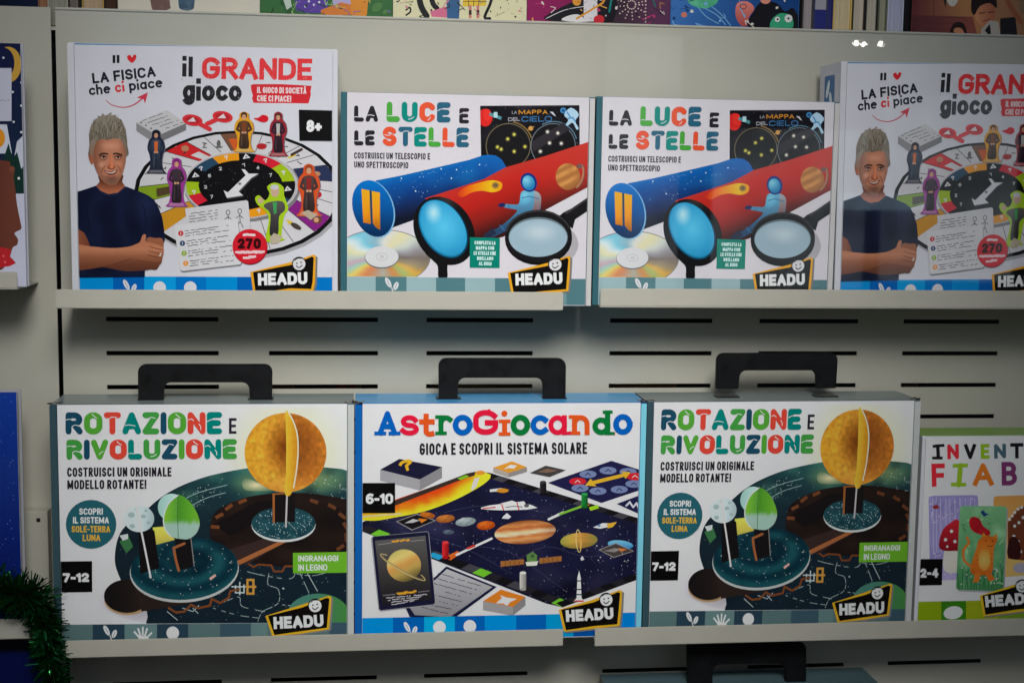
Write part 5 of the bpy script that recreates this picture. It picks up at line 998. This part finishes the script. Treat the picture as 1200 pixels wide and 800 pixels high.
# ------------------------------------------------------------------ the boxes
grande = carton('board_game_box', 'tall white board game box with smiling man, leftmost on the upper shelf', 'game box', 'board game boxes with the smiling man', -.388, -.1065, -.0330, .2428, .07, .0066, .0050,
    dict(paper=(201, 200, 208), top=(86, 140, 182), side=(201, 200, 208), flapl=(196, 196, 202), flapr=(200, 199, 206)), 1.2, art_grande)
luce = carton('telescope_kit_box', 'telescope kit box between the tall man box and its own twin', 'kit box', 'telescope kit boxes', -.1032, .1746, -.0330, .1982, .062, .0062, .0056,
    dict(paper=PAPER, top=(190, 188, 188), side=(58, 98, 110), flapl=(52, 94, 104), flapr=(190, 187, 186)), 1.24, art_luce)
CASE = dict(paper=(199, 198, 207), top=(106, 116, 116), side=(50, 70, 78), left=(50, 70, 78), flapl=(48, 70, 78), flapr=(172, 174, 172))
rot = carton('model_kit_case', 'model kit case with black handle and teal flap, leftmost on the lower shelf', 'carry case', 'model kit carry cases', -.4150, -.0884, -.4150, -.1412, .073, .0074, .0070, CASE, 1.5, art_rot, case=(161.4, 319, 426.8, 192, 292, 448, 466))
astro = carton('space_game_case', 'white and bright blue space board game case with red and blue title', 'carry case', None, -.0872, .2414, -.4150, -.1414, .073, .0074, .0062,
    dict(paper=(206, 201, 204), top=(62, 138, 186), side=(12, 84, 152), flapl=(14, 86, 156), flapr=(112, 184, 214)), 1.45, art_astro, case=(514, 663.4, 419.8, 537, 636, 442.6, 465))
fiabe = carton('story_game_box', 'white card game box with animal cards and green foot, cut by the right edge', 'game box', None, .5700, .8200, -.4150, -.1828, .055, .0040, .0040,
    dict(paper=(200, 197, 206), top=(104, 140, 52), side=(190, 188, 192), flapl=(180, 178, 184), flapr=(190, 188, 192)), 1.7, art_fiabe)

l2 = copy_tree(luce); l2.location = (.1762, 0, -.0318); l2.rotation_euler = (0, radians(.1), radians(-.2)); l2.scale = (.997, 1, 1)
l2['label'] = 'telescope kit box at right, beside the cut-off man box on the right shelf'
g2 = copy_tree(grande); g2.location = (.4562, 0, -.0318); g2.rotation_euler = (0, radians(-.55), 0)
g2['label'] = 'board game box with smiling man, cut off by the right edge of the photo'
# blue leaf mark on its visible left side
ga = bpy.data.meshes.new('side_print'); q = [(.004, .193), (.030, .193), (.030, .262), (.004, .262)]
sv, sf, sc = [], [], []
def side_poly(pts, c, off):
    b = len(sv); sv.extend([(-.0001 - off, y, z) for y, z in pts]); sf.append(tuple(range(b, b + len(pts)))[::-1]); sc.extend([lin(c, 1.42)] * len(pts))
side_poly([(.020, .208), (.052, .208), (.052, .262), (.020, .262)], (44, 92, 142), 0)
for cy, cz, rr, a_ in ((.040, .247, .011, 115), (.030, .234, .010, 70), (.042, .224, .008, 20)): side_poly([(cy + y, cz + z) for y, z in ellp(0, 0, rr, .0045, a_, 14)], (190, 204, 220), .0002)
side = link('side_print', mesh_from('side_print', sv, sf, sc), g2)

r2 = copy_tree(rot); r2.location = (.2428, 0, -.4148); r2.rotation_euler = (0, radians(-.15), 0); r2.scale = (.991, 1, 1)
r2['label'] = 'model kit case with black handle, between the blue space game and story cards'
for ch in r2.children:
    if ch.name.startswith('handle') and 'slot' not in ch.name: ch.location = (0, 0, .012)
    if ch.name.startswith('handle_slot'): ch.location = (0, 0, 0)
bc = tag(empty('bottom_case', (.208, 0, -.761)), 'teal lidded case with black handle showing only its top at the frame foot', 'carry case')
sh_ = box_data(0, .330, 0, .073, 0, .274, {'all': lin((170, 170, 176), 1.3), 'top': lin((78, 100, 106), 1.35), 'left': lin((50, 70, 78), 1.3)})
link('carton', mesh_from('carton', *sh_), bc)
Yh = .03; o = bc.location
out = [(806.6, 806), (805.6, 762)] + ellp(815.6, 761.6, 10, 10, 0, 5, 180, 270) + ellp(935, 760.6, 10, 9.4, 0, 5, 270, 360) + [(944.6, 806), (921, 806)] + ellp(912, 786, 9, 9, 0, 5, 360, 270) + ellp(844, 787, 9, 9, 0, 5, 270, 180) + [(835, 806)]
bm = bmesh.new(); f = bm.faces.new([bm.verts.new(P(x, y, Yh) - o) for x, y in out]); r_ = bmesh.ops.extrude_face_region(bm, geom=[f])
for v in [g for g in r_['geom'] if isinstance(g, bmesh.types.BMVert)]: v.co.y += .007
bmesh.ops.recalc_face_normals(bm, faces=bm.faces[:]); bmesh.ops.bevel(bm, geom=bm.edges[:], offset=.0009, segments=2, affect='EDGES', clamp_overlap=True)
me = bpy.data.meshes.new('handle'); bm.to_mesh(me); bm.free(); link('handle', me, bc, BLACKP)

# ------------------------------------------------------------------ books
def book(name, label, cat, px0, px1, z0, h, th, Y, cover, art=None, pages=(200, 194, 180), gain=1.3, group=None, spine=None):
    """a book standing upright: cover boards, spine and page block"""
    x0, x1 = P(px0, 20 if z0 > 0 else 400, Y).x, P(px1, 20 if z0 > 0 else 400, Y).x
    r = tag(empty(name, (x0, Y, z0)), label, cat, group); W_ = x1 - x0; c = lin(cover, gain); t = min(.0022, th * .16)
    link('cover', mesh_from('cover', *merge(box_data(0, W_, 0, t, 0, h, c), box_data(0, W_, th - t, th, 0, h, c), box_data(0, t, t, th - t, 0, h, c))), r)
    link('pages', mesh_from('pages', *box_data(t, W_ - .003, t, th - t, .003, h - .003, lin(pages, gain))), r)
    if art:
        def px(X, Z):
            v = Vector((X, Y, Z)) - Vector(CAM_C); q = [sum(CAM_M[k][j] * v[j] for j in range(3)) for k in range(3)]; return (600 + CAM_F * q[0] / q[2], 400 + CAM_F * q[1] / q[2])
        e = .0004; a = Art(r, [px(x0 + e, z0 + e), px(x1 - e, z0 + e), px(x1 - e, z0 + h - e), px(x0 + e, z0 + h - e)], Y, gain)
        a.o = Vector((x0, Y, z0)); a.part('cover_print'); art(a); a.finish()
    return r
def spine_book(name, label, px0, px1, z0, h, d, Y, col, page, gain=1.3, group='books seen edge on along the top', band=None):
    """a book standing edge on: the page block between two thin boards"""
    x0, x1 = P(px0, 20, Y).x, P(px1, 20, Y).x
    r = tag(empty(name, (x0, Y, z0)), label, 'book', group); W_ = x1 - x0; t = min(.0016, W_ * .2); c = lin(col, gain)
    link('cover', mesh_from('cover', *merge(box_data(0, t, 0, d, 0, h, c), box_data(W_ - t, W_, 0, d, 0, h, c))), r)
    V = []
    n = max(2, int(W_ / .0016)); bl = []
    for k in range(n):
        a, b = t + (W_ - 2 * t) * k / n, t + (W_ - 2 * t) * (k + 1) / n; s_ = random.uniform(.86, 1.0)
        bl.append(box_data(a + .00008, b - .00008, .002 + random.uniform(0, .0008), d - .002, .002, h - .003, tuple(v * s_ for v in lin(page, gain)[:3]) + (1,)))
    link('pages', mesh_from('pages', *merge(*bl)), r)
    if band: link('spine_band', mesh_from('spine_band', *box_data(t + .0001, W_ - t - .0001, .0004, .0022, .001, .045, lin(band, gain))), r)
    return r
ZB, YB = .268, .1
us = box_obj('book_ledge', -.80, 1.02, .0925, .26, .264, .2678, (0, 0, 0, 1), None, METAL); us['kind'] = 'structure'
def cov_plain(a): a.lg([(-60, -200), (60, -200), (60, 60), (-60, 60)], [(0, (12, 20, 40)), (1, (22, 34, 60))], (-20, 0), (50, 0), 40)
book('picture_book', 'dark navy book at the top left corner', 'book', -60, 45, ZB, .21, .014, YB, (22, 30, 50), cov_plain)
for a_, b_, c_, p_, lb in ((45, 56, (120, 80, 56), (150, 106, 76), 'thin tan brown book beside the navy book at top left'), (56, 80, (150, 146, 132), (140, 138, 126), 'grey edged book standing at the top of the dark gap'), (80, 93.5, (40, 26, 24), (112, 102, 96), 'dark brown book with grey pages near top left'),
                       (93.5, 96.4, (22, 36, 26), (30, 44, 34), 'very thin dark green book near top left'), (96.4, 122, (160, 130, 66), (176, 152, 124), 'thick book with cream pages and ochre boards, top left'), (122, 138, (30, 22, 20), (66, 46, 34), 'black book left of the cream white cover')):
    spine_book('edge_on_book', lb, a_, b_, ZB, .2, .12, YB, c_, p_)
def cov_cream(a):
    a.rect(130, -240, 310, 60, (196, 190, 176))
    a.fn(sm([(177, -40), (196, -40), (199, 2), (198, 11), (178, 11)], 4), lambda x, y: mixc((112, 88, 84), (140, 112, 104), noise.noise((x * .2, y * .2, 1))), 4); a.fn(sm([(210, -40), (228, -40), (228, 4), (224, 12), (214, 12), (209, 4)], 4), lambda x, y: mixc((60, 84, 104), (100, 122, 136), noise.noise((x * .2, y * .2, 1)) + .3), 4)
book('picture_book', 'cream white book cover with brown and blue feet', 'book', 138.4, 304.4, ZB, .22, .014, YB, (196, 190, 176), cov_cream)
def busy(a, x0, x1, n, cols, seed):
    rg = random.Random(seed); y1 = 12 + .0295 * (x0 - 70)
    for k in range(n):
        x, y = rg.uniform(x0, x1), rg.uniform(-16, y1); c = rg.choice(cols)
        if rg.random() < .5: a.line(sm([(x, y), (x + rg.uniform(-6, 6), y + rg.uniform(-5, 5)), (x + rg.uniform(-10, 10), y + rg.uniform(-8, 8))], 4, False), rg.uniform(.5, 1.4), c)
        else: a.ell(x, y, rg.uniform(.8, 2.6), rg.uniform(.6, 2), c, rot=rg.uniform(0, 90))
def cov_green(a):
    a.rect(300, -240, 470, 60, (58, 104, 60))
    rg = random.Random(2)
    for k in range(26): x, y = rg.uniform(306, 458), rg.uniform(-20, 16); a.ell(x, y, rg.uniform(3, 8), rg.uniform(2, 5), mixc((44, 86, 50), (92, 134, 76), rg.random()), rot=rg.uniform(0, 180))
    a.poly(sm([(348, -60), (378, -60), (384, 4), (380, 15), (352, 14), (346, 4)], 3), (90, 66, 146)); a.dots([(362, 2), (368, 6), (374, 3), (358, 8), (366, -3)], (206, 200, 214), 1.5, 7)
    a.poly(sm([(390, -40), (408, -60), (414, 0), (412, 14), (392, 14)], 3), (170, 160, 196)); a.poly([(376, 12), (400, 3), (412, 6), (418, 18), (376, 18)], (196, 120, 56)); a.poly(sm([(412, -60), (430, -60), (430, 17), (412, 17)], 3), (204, 134, 50)); a.poly([(332, 0), (340, -4), (342, 8), (336, 12)], (176, 186, 176)); busy(a, 306, 456, 34, [(30, 66, 40), (150, 176, 120), (206, 170, 90), (120, 90, 160)], 5)
book('picture_book', 'green picture book with purple and orange figures along the top', 'book', 305, 460, ZB, .2, .012, YB, (60, 104, 60), cov_green)
def cov_skirt(a):
    a.rect(455, -240, 622, 70, (206, 200, 166))
    a.line(sm([(490, -40), (492, 2), (500, 19)], 4, False), 7, (30, 28, 34)); a.line(sm([(502, -40), (506, 0), (512, 10)], 4, False), 6, (30, 28, 34)); a.line(sm([(476, 18), (481, 14), (480, 9), (476, 12)], 4, False), 2.0, (40, 36, 40))
    a.poly([(504, 14), (522, 8), (536, 18), (522, 21), (506, 20)], (200, 110, 140)); a.poly(sm([(526, -40), (536, -40), (538, 22), (524, 22)], 3), (56, 96, 136))
    a.poly([(544, -20), (566, -20), (570, 7), (542, 8)], (216, 178, 66)); a.lines([[(543, y), (570, y)] for y in (-8, -3, 2)] + [[(x, -20), (x, 8)] for x in (549, 555, 561)], .7, (40, 36, 36)); a.lines([[(551, 8), (551, 20)], [(560, 8), (560, 20)]], 3.2, (190, 120, 110)); a.lines([[(551, 14), (551, 16)], [(560, 14), (560, 16)]], 3.4, (60, 40, 44))
    a.line(sm([(583, -40), (576, 0), (568, 20), (574, 22)], 4, False), 3.4, (30, 28, 34)); a.stars([(590, 0), (614, 0), (614, 20), (590, 16)], 12, (90, 86, 76), .6, 3); busy(a, 464, 614, 26, [(40, 38, 42), (60, 56, 60), (200, 130, 140), (150, 140, 110)], 6)
book('picture_book', 'pale yellow book with black ink drawing of a checked skirt', 'book', 460.6, 617, ZB, .22, .012, YB, (206, 200, 166), cov_skirt)
def cov_magenta(a):
    a.lg([(610, -240), (722, -240), (722, 60), (610, 60)], [(0, (140, 26, 90)), (1, (116, 22, 76))], (617, 0), (720, 0), 30)
    a.fn([(716, -200), (790, -200), (790, 60), (716, 60)], lambda x, y: mixc((60, 44, 54), (92, 54, 84), (x - 720) / 50), 12)
    a.poly(sm([(640, 24), (652, 12), (672, 2), (690, -10), (716, -20), (718, 26)], 3), (26, 24, 32)); a.poly([(684, -20), (700, -20), (700, 25), (684, 26)], (206, 200, 204)); a.stars([(684, -5), (700, -5), (700, 24), (684, 24)], 22, (120, 116, 124), .7, 9)
    a.poly(sm([(658, 24), (668, 18), (680, 18), (684, 26)], 3), (210, 206, 206)); a.line([(676, 22), (706, 4), (712, -6)], 2.4, (206, 144, 56)); a.ell(676, 2, 5, 5, (206, 144, 60)); a.ell(702, 23, 6.4, 5, (190, 44, 56)); a.line([(714, 14), (718, -10)], 2.4, (20, 120, 116))
    for r_ in (5, 9, 13, 17): a.dots([(740 + r_ * cos(k * .5), 6 + r_ * sin(k * .5)) for k in range(13)], (206, 186, 180), .9, 6)
    a.dots([(756.6, y) for y in range(-10, 28, 4)], (206, 186, 180), .9, 6); a.line([(762, -10), (768, 8)], 1.6, (30, 110, 106)); a.line(sm([(640, 22), (662, 12), (684, 8)], 4, False), .8, (206, 200, 204)); busy(a, 620, 782, 36, [(206, 190, 190), (180, 60, 110), (206, 150, 70), (40, 34, 44)], 7)
book('picture_book', 'magenta and dark book with dotted swirl and checkered figure', 'book', 617.6, 785, ZB, .23, .014, YB, (110, 24, 76), cov_magenta)
def cov_blue(a):
    a.lg([(780, -240), (940, -240), (940, 60), (780, 60)], [(0, (66, 116, 176)), (1, (26, 66, 122))], (790, -10), (920, 30), 30)
    a.fn(sm([(806, -30), (838, -30), (842, 0), (828, 10), (812, 7), (805, -2)], 4), lambda x, y: mixc((70, 156, 120), (120, 196, 160), noise.noise((x * .1, y * .1, 1)) + .3), 5)
    a.lines([sm(q, 4, False) for q in ([(826, 10), (840, 18), (850, 29)], [(834, 8), (846, 18), (856, 30)], [(818, 9), (828, 20), (842, 28)])], .8, (130, 176, 206)); a.ell(801.6, 17.6, 3.6, 3.2, (196, 120, 100))
    a.fn(sm([(864, 4), (876, 2), (884, 10), (878, 20), (876, 30), (868, 30), (862, 18)], 4), lambda x, y: mixc((214, 130, 120), (170, 84, 80), (y - 4) / 26), 4); a.ring(871, 8, 4, 3.4, .9, (90, 50, 60))
    a.poly(sm([(884, 12), (894, 2), (910, 4), (920, 14), (930, 10), (936, 36), (878, 34)], 3), (26, 24, 32)); a.poly(sm([(904, 24), (914, 16), (926, 18), (930, 28), (926, 34), (904, 34)], 3), (60, 160, 120)); a.ell(924, 22, 4.6, 4.6, (214, 212, 210)); a.ell(911, 23, 3.2, 3.2, (214, 212, 210)); a.dots([(924, 22), (911.4, 23)], (20, 20, 24), 1.3, 8); a.ell(897, 0, 6, 5, (214, 140, 120)); busy(a, 788, 932, 26, [(120, 170, 206), (30, 60, 110), (206, 200, 190)], 8)
book('picture_book', 'blue book with green planet and goggle eyed green creature', 'book', 785.6, 936, ZB, .22, .014, YB, (60, 106, 166), cov_blue)
for a_, b_, c_, p_, bd, lb in ((940, 953, (66, 60, 62), (160, 150, 150), None, 'grey paged book just right of the blue cover'), (953.4, 970, (54, 60, 90), (168, 166, 172), (40, 44, 110), 'book with a navy band, first of the edge-on pair'), (970.4, 976, (48, 50, 110), (56, 56, 120), None, 'thin indigo book among the edge-on books'), (976.4, 998, (204, 172, 90), (206, 188, 150), None, 'thick book with warm cream pages and yellow board'),
                           (998.6, 1013.6, (44, 36, 32), (196, 184, 164), None, 'cream paged book with black boards above the lamp reflections'), (1014, 1028.6, (30, 30, 30), (188, 178, 160), None, 'second cream paged book with black boards, slightly greyer'), (1029, 1039.6, (96, 100, 80), (160, 156, 134), None, 'thin olive grey book among the edge-on books'), (1040, 1058.6, (186, 186, 200), (178, 180, 200), None, 'pale lilac blue book among the edge-on books'), (1059, 1068, (16, 14, 16), (26, 22, 24), None, 'black book next to the tan cover')):
    spine_book('edge_on_book', lb, a_, b_, ZB, .2, .13, YB + .002, c_, p_, band=bd)
def cov_tan(a):
    a.fn([(1060, -260), (1260, -260), (1260, 70), (1060, 70)], lambda x, y: mixc(mixc((100, 50, 52), (176, 126, 84), (x - 1070) / 60), (150, 110, 84), max(0, (x - 1140) / 60)), 14)
    a.fn([(1066, 18), (1140, 20), (1150, 60), (1066, 60)], lambda x, y: mixc((84, 44, 50), (140, 80, 70), (x - 1066) / 70), 10); a.lines([[(1072, y), (1130, y + 1)] for y in (20, 27, 34)] + [[(1094, -20), (1094, 40)]], .7, (90, 60, 56)); a.ell(1116, -14, 9, 22, (196, 190, 180)); a.poly([(1100, -20), (1112, -20), (1108, 10)], (60, 54, 50))
    a.fn(sm([(1142, 6), (1160, 2), (1166, 12), (1164, 24), (1154, 32), (1144, 24)], 4), lambda x, y: mixc((206, 142, 104), (160, 96, 70), (x - 1142) / 26), 4); a.poly(sm([(1138, 12), (1140, -4), (1152, -10), (1166, -4), (1168, 10), (1160, 4), (1148, 8), (1142, 18)], 3), (44, 30, 28)); a.lines([[(1148, 16), (1154, 15)], [(1158, 15), (1164, 14)]], 1.2, (50, 34, 30)); a.line([(1152, 25), (1160, 23)], 1.0, (110, 50, 44))
    a.poly([(1150, 34), (1160, 24), (1170, 26), (1176, 60), (1148, 60)], (176, 168, 156)); a.poly([(1172, 22), (1190, 20), (1194, 60), (1172, 60)], (40, 36, 40)); a.poly([(1154, 36), (1160, 28), (1162, 46)], (40, 36, 44)); a.line(sm([(1172, -30), (1180, 0), (1196, 26)], 4, False), 6, (150, 92, 64)); a.poly([(1190, -20), (1206, -14), (1206, 20), (1196, 14)], (130, 108, 84))
    a.poly(sm([(1114, 40), (1116, 30), (1122, 26), (1130, 29), (1132, 42)], 3), (48, 34, 32)); a.fn(sm([(1118, 38), (1120, 33), (1127, 34), (1130, 42)], 3), lambda x, y: (190, 130, 100), 4)
book('picture_book', 'tan and red novel cover with a dark haired painted figure, top right', 'book', 1068.6, 1260, ZB, .22, .024, YB, (120, 66, 58), cov_tan)

def cov_night(a):
    a.lg([(-90, 40), (40, 40), (40, 345), (-90, 345)], [(0, (24, 30, 62)), (.6, (28, 40, 66)), (1, (30, 44, 60))], (0, 50), (0, 240), 40)
    a.ell(10, 76, 15, 21, (176, 140, 62)); a.ell(4, 74, 13, 18, (26, 32, 64))
    a.dots([(26, 57), (25, 97), (15, 108), (25, 124), (16, 143), (25, 155), (4, 68), (12, 178)], (190, 192, 204), 1.4, 8)
    a.rect(-90, 80, 13.5, 142, (174, 174, 188)); a.scribble(0, 118, 11, 118, 2, (110, 112, 130), 3)
    a.poly([(-90, 146), (8, 146), (14, 180), (-90, 180)], (180, 184, 196)); a.ell(-4, 162, 10, 12, (206, 134, 40))
    a.poly([(14, 200), (20, 166), (26, 160), (40, 162), (40, 236), (14, 236)], (178, 180, 192)); a.poly([(6, 180), (10, 168), (15, 186), (20, 178), (25, 198), (31, 190), (36, 230), (-4, 232)], (26, 52, 46)); a.rect(-90, 227, 40, 345, (176, 176, 192)); a.dots([(22, 209)], (206, 204, 210), 1.6, 8)
    a.fn(sm([(-90, 190), (2, 188), (12, 194), (17, 200), (16, 208), (18, 222), (20, 240), (24, 260), (25, 268), (20, 271), (17, 274), (21, 280), (20, 287), (15, 290), (12, 300), (6, 312), (-10, 318), (-90, 318)], 3), lambda x, y: mixc((104, 60, 48), (76, 42, 36), (12 - x) / 60), 8)
    a.dots([(14, 198)], (120, 72, 58), 3.4, 10); a.poly(sm([(-90, 290), (4, 290), (11, 300), (11, 312), (-90, 318)], 3), (170, 40, 48)); a.dots([(4, 300), (6, 307)], (206, 90, 90), 1.5, 8)
bz = P(33, 336, 0).z
book('picture_book', 'night sky picture book with moon and brown face in profile', 'book', -70, 33, bz, P(33, 51, 0).z - bz, .014, 0.0, (160, 160, 172), cov_night, pages=(176, 172, 160), gain=1.5)
def cov_bluebox(a):
    a.lg([(-90, 455), (30, 455), (30, 760), (-90, 760)], [(0, (26, 60, 140)), (1, (10, 30, 96))], (0, 460), (0, 680), 40); a.stars([(-10, 462), (17, 462), (17, 690), (-10, 690)], 60, (90, 120, 180), .6, 5)
bz = P(10, 747, -.009).z
book('picture_book', 'bright blue starry box standing on the tinsel shelf at lower left', 'box', -70, 18, bz, P(18, 459, 0).z - bz, .02, 0.0, (140, 140, 146), cov_bluebox, pages=(150, 148, 146), gain=1.5)
bx = P(52, 790, .02).x
lowb = tag(box_obj('storage_box', -.80, bx, .02, .08, -.78, P(40, 764, .02).z, {'all': lin((12, 20, 70), 1.2), 'top': lin((20, 30, 80), 1.2)}), 'dark blue box under the tinsel at the bottom left corner', 'box')
# things glimpsed through the lowest open row of slots
for i, (px0, px1, c_, lb) in enumerate(((318, 345, (120, 96, 60), 'tan book glimpsed through the slots behind the left case'), (394, 407, (140, 30, 34), 'red book spine glimpsed through the slots behind the left case'), (409, 416, (150, 34, 36), 'narrow crimson spine glimpsed through a slot'), (416, 424, (120, 96, 40), 'mustard spine glimpsed through a slot'), (505, 640, (156, 130, 96), 'pale cardboard box glimpsed behind the space game handle'), (716, 792, (148, 108, 70), 'brown carton glimpsed through the slot left of the right handle'), (1057, 1074, (120, 92, 70), 'brown spine glimpsed through the rightmost slots'))):
    xa, xb = P(px0, 452, .12).x, P(px1, 452, .12).x
    r = tag(empty('hidden_book', (xa, .115, -.30)), lb, 'book', 'books behind the panel')
    link('cover', mesh_from('cover', *merge(box_data(0, xb - xa, 0, .002, 0, .172, lin(c_, 1.3)), box_data(0, xb - xa, .018, .02, 0, .172, lin(c_, 1.3)))), r); link('pages', mesh_from('pages', *box_data(.0005, xb - xa - .0005, .0021, .0179, .002, .168, lin((190, 180, 160), 1.3))), r)
hs = box_obj('back_ledge', -.4, 1.0, .1, .26, -.306, -.3004, (0, 0, 0, 1), None, METAL); hs['kind'] = 'structure'

# ------------------------------------------------------------------ tinsel
rg = random.Random(11); V, F = [], []
path = [(-30, 692), (-5, 690), (12, 700), (26, 696), (38, 704), (49, 716), (53, 738), (57, 758), (61, 780), (65, 806)]
pts = sm(path, 8, False); cl = [P(x, y, -.012 + .004 * sin(i * .5)) for i, (x, y) in enumerate(pts)]
for i in range(2400):
    k = rg.uniform(0, len(cl) - 1.01); j = int(k); c = cl[j].lerp(cl[j + 1], k - j); t = (cl[j + 1] - cl[j]).normalized()
    d = Vector((rg.gauss(0, 1), rg.gauss(0, .7), rg.gauss(0, 1))); d = (d - t * d.dot(t) * .6).normalized()
    if c.y + d.y * .03 > .0: d.y = -abs(d.y) * .4
    L = rg.uniform(.010, .031) * (1.15 if j < 36 else .8); d.z = d.z if j > 36 or d.z > 0 else d.z * .55; sd = d.cross(Vector((rg.gauss(0, 1), rg.gauss(0, 1), rg.gauss(0, 1)))).normalized() * rg.uniform(.0006, .0015)
    b = len(V); m_ = c + d * L * .55 + Vector((0, 0, -.001)); e_ = c + d * L + Vector((rg.gauss(0, .002), rg.gauss(0, .001), -.003))
    V += [c - sd, c + sd, m_ + sd, m_ - sd, e_ + sd * .7, e_ - sd * .7]; F += [(b, b + 1, b + 2, b + 3), (b + 3, b + 2, b + 4, b + 5)]
tn = link('tinsel_garland', mesh_from('tinsel_garland', [tuple(v) for v in V], F), None, TINSEL)
tag(tn, 'shiny dark green tinsel garland hanging over the lower left shelf end', 'garland')

# ------------------------------------------------------------------ shop window pane and the three lamps it mirrors
gm = bpy.data.materials.new('window_glass'); gm.use_nodes = True; n = gm.node_tree; n.nodes.clear()
om = n.nodes.new('ShaderNodeOutputMaterial'); tr = n.nodes.new('ShaderNodeBsdfTransparent'); gl = n.nodes.new('ShaderNodeBsdfGlossy'); mx = n.nodes.new('ShaderNodeMixShader'); fr = n.nodes.new('ShaderNodeFresnel'); fr.inputs['IOR'].default_value = 1.35
gl.inputs['Roughness'].default_value = .012; tr.inputs['Color'].default_value = (.985, .99, .985, 1)
n.links.new(fr.outputs[0], mx.inputs[0]); n.links.new(tr.outputs[0], mx.inputs[1]); n.links.new(gl.outputs[0], mx.inputs[2]); n.links.new(mx.outputs[0], om.inputs[0])
YG = -.22
pane = box_obj('window_pane', -1.3, 1.5, YG, YG + .006, -.9, 1.1, (0, 0, 0, 1), None, gm)
tag(pane, 'clear shop window pane in front of the whole display with faint reflections', 'window')
em = bpy.data.materials.new('lamp_glow'); em.use_nodes = True; eb = em.node_tree.nodes['Principled BSDF']; eb.inputs['Emission Color'].default_value = (1, .97, .92, 1); eb.inputs['Emission Strength'].default_value = 90.0
for i, (x, y, lb) in enumerate(((1004, 50.5, 'left lamp of the close pair mirrored in the glass at top right'), (1012.6, 52, 'right lamp of the close pair mirrored in the glass at top right'), (1033, 51.6, 'single lamp mirrored in the glass, right of the close pair'))):
    g = P(x, y, YG); d = (g - Vector(CAM_C)).normalized(); d.y = -d.y; c = g + d * 2.6
    r = tag(empty('street_lamp', c), lb, 'lamp', 'lamps mirrored in the window')
    bm = bmesh.new(); bmesh.ops.create_uvsphere(bm, u_segments=16, v_segments=10, radius=.0055); me = bpy.data.meshes.new('bulb'); bm.to_mesh(me); bm.free(); link('bulb', me, r, em)
    bm = bmesh.new(); bmesh.ops.create_cone(bm, segments=16, radius1=.009, radius2=.005, depth=.03, cap_ends=True)
    for v in bm.verts: v.co.z += .022
    me = bpy.data.meshes.new('socket'); bm.to_mesh(me); bm.free(); link('socket', me, r, BLACKP)

# ------------------------------------------------------------------ made-up glowing shop front across the street, added only to veil the pane
YB_ = -7.0; YM = 2 * YG - YB_
def across(x, y): q = P(x, y, YM); return Vector((q.x, YB_, q.z))
ob = tag(empty('added_shop_front', across(900, 400)), 'made-up dim shop front across the street, its glowing panels added to veil the pane', 'building')
wall_m = node_mat('street_wall', .8, .1, (.10, .10, .105, 1), nscale=2, namp=.4)
o_ = ob.location
link('wall', mesh_from('wall', *box_data(-4.5 - o_.x, 6.5 - o_.x, -.3, -.02, -1.5 - o_.z, 1.75 - o_.z, (.1, .1, .1, 1))), ob, wall_m)
def glow(name, col, st):
    m = bpy.data.materials.new(name); m.use_nodes = True; n = m.node_tree; b = n.nodes['Principled BSDF']; b.inputs['Base Color'].default_value = (.05, .05, .05, 1)
    no = n.nodes.new('ShaderNodeTexNoise'); no.inputs['Scale'].default_value = 2.2; tc = n.nodes.new('ShaderNodeTexCoord'); n.links.new(tc.outputs['Object'], no.inputs['Vector'])
    mr = n.nodes.new('ShaderNodeMapRange'); mr.inputs[1].default_value = .35; mr.inputs[2].default_value = .65; mr.inputs[3].default_value = st * .35; mr.inputs[4].default_value = st
    n.links.new(no.outputs[0], mr.inputs[0]); n.links.new(mr.outputs[0], b.inputs['Emission Strength']); b.inputs['Emission Color'].default_value = col; return m
GW = [glow('veil_glow_pale', (.80, .92, 1, 1), 1.15), glow('veil_glow_blue', (.62, .84, 1, 1), 3.6), glow('veil_glow_warm', (1, .62, .5, 1), 1.6)]  # glow colours of the veil, no known source
for i, (x0, y0, x1, y1, k, nm) in enumerate(((712, 40, 792, 338, 0, 'window'), (838, 150, 1010, 338, 0, 'window'), (1040, 110, 1185, 330, 0, 'window'), (984, 226, 1082, 247, 1, 'veil_glow_strip'), (772, 352, 826, 357, 2, 'veil_glow_strip'))):  # made-up glowing panels, placed where their mirror image veils the pane
    a, b = across(x0, y0), across(x1, y1); Yo = .0 if k == 0 else .03
    link(nm, mesh_from(nm, *box_data(min(a.x, b.x) - o_.x, max(a.x, b.x) - o_.x, -.015 + Yo, .004 + Yo, b.z - o_.z, a.z - o_.z, (.1, .1, .1, 1))), ob, GW[k])
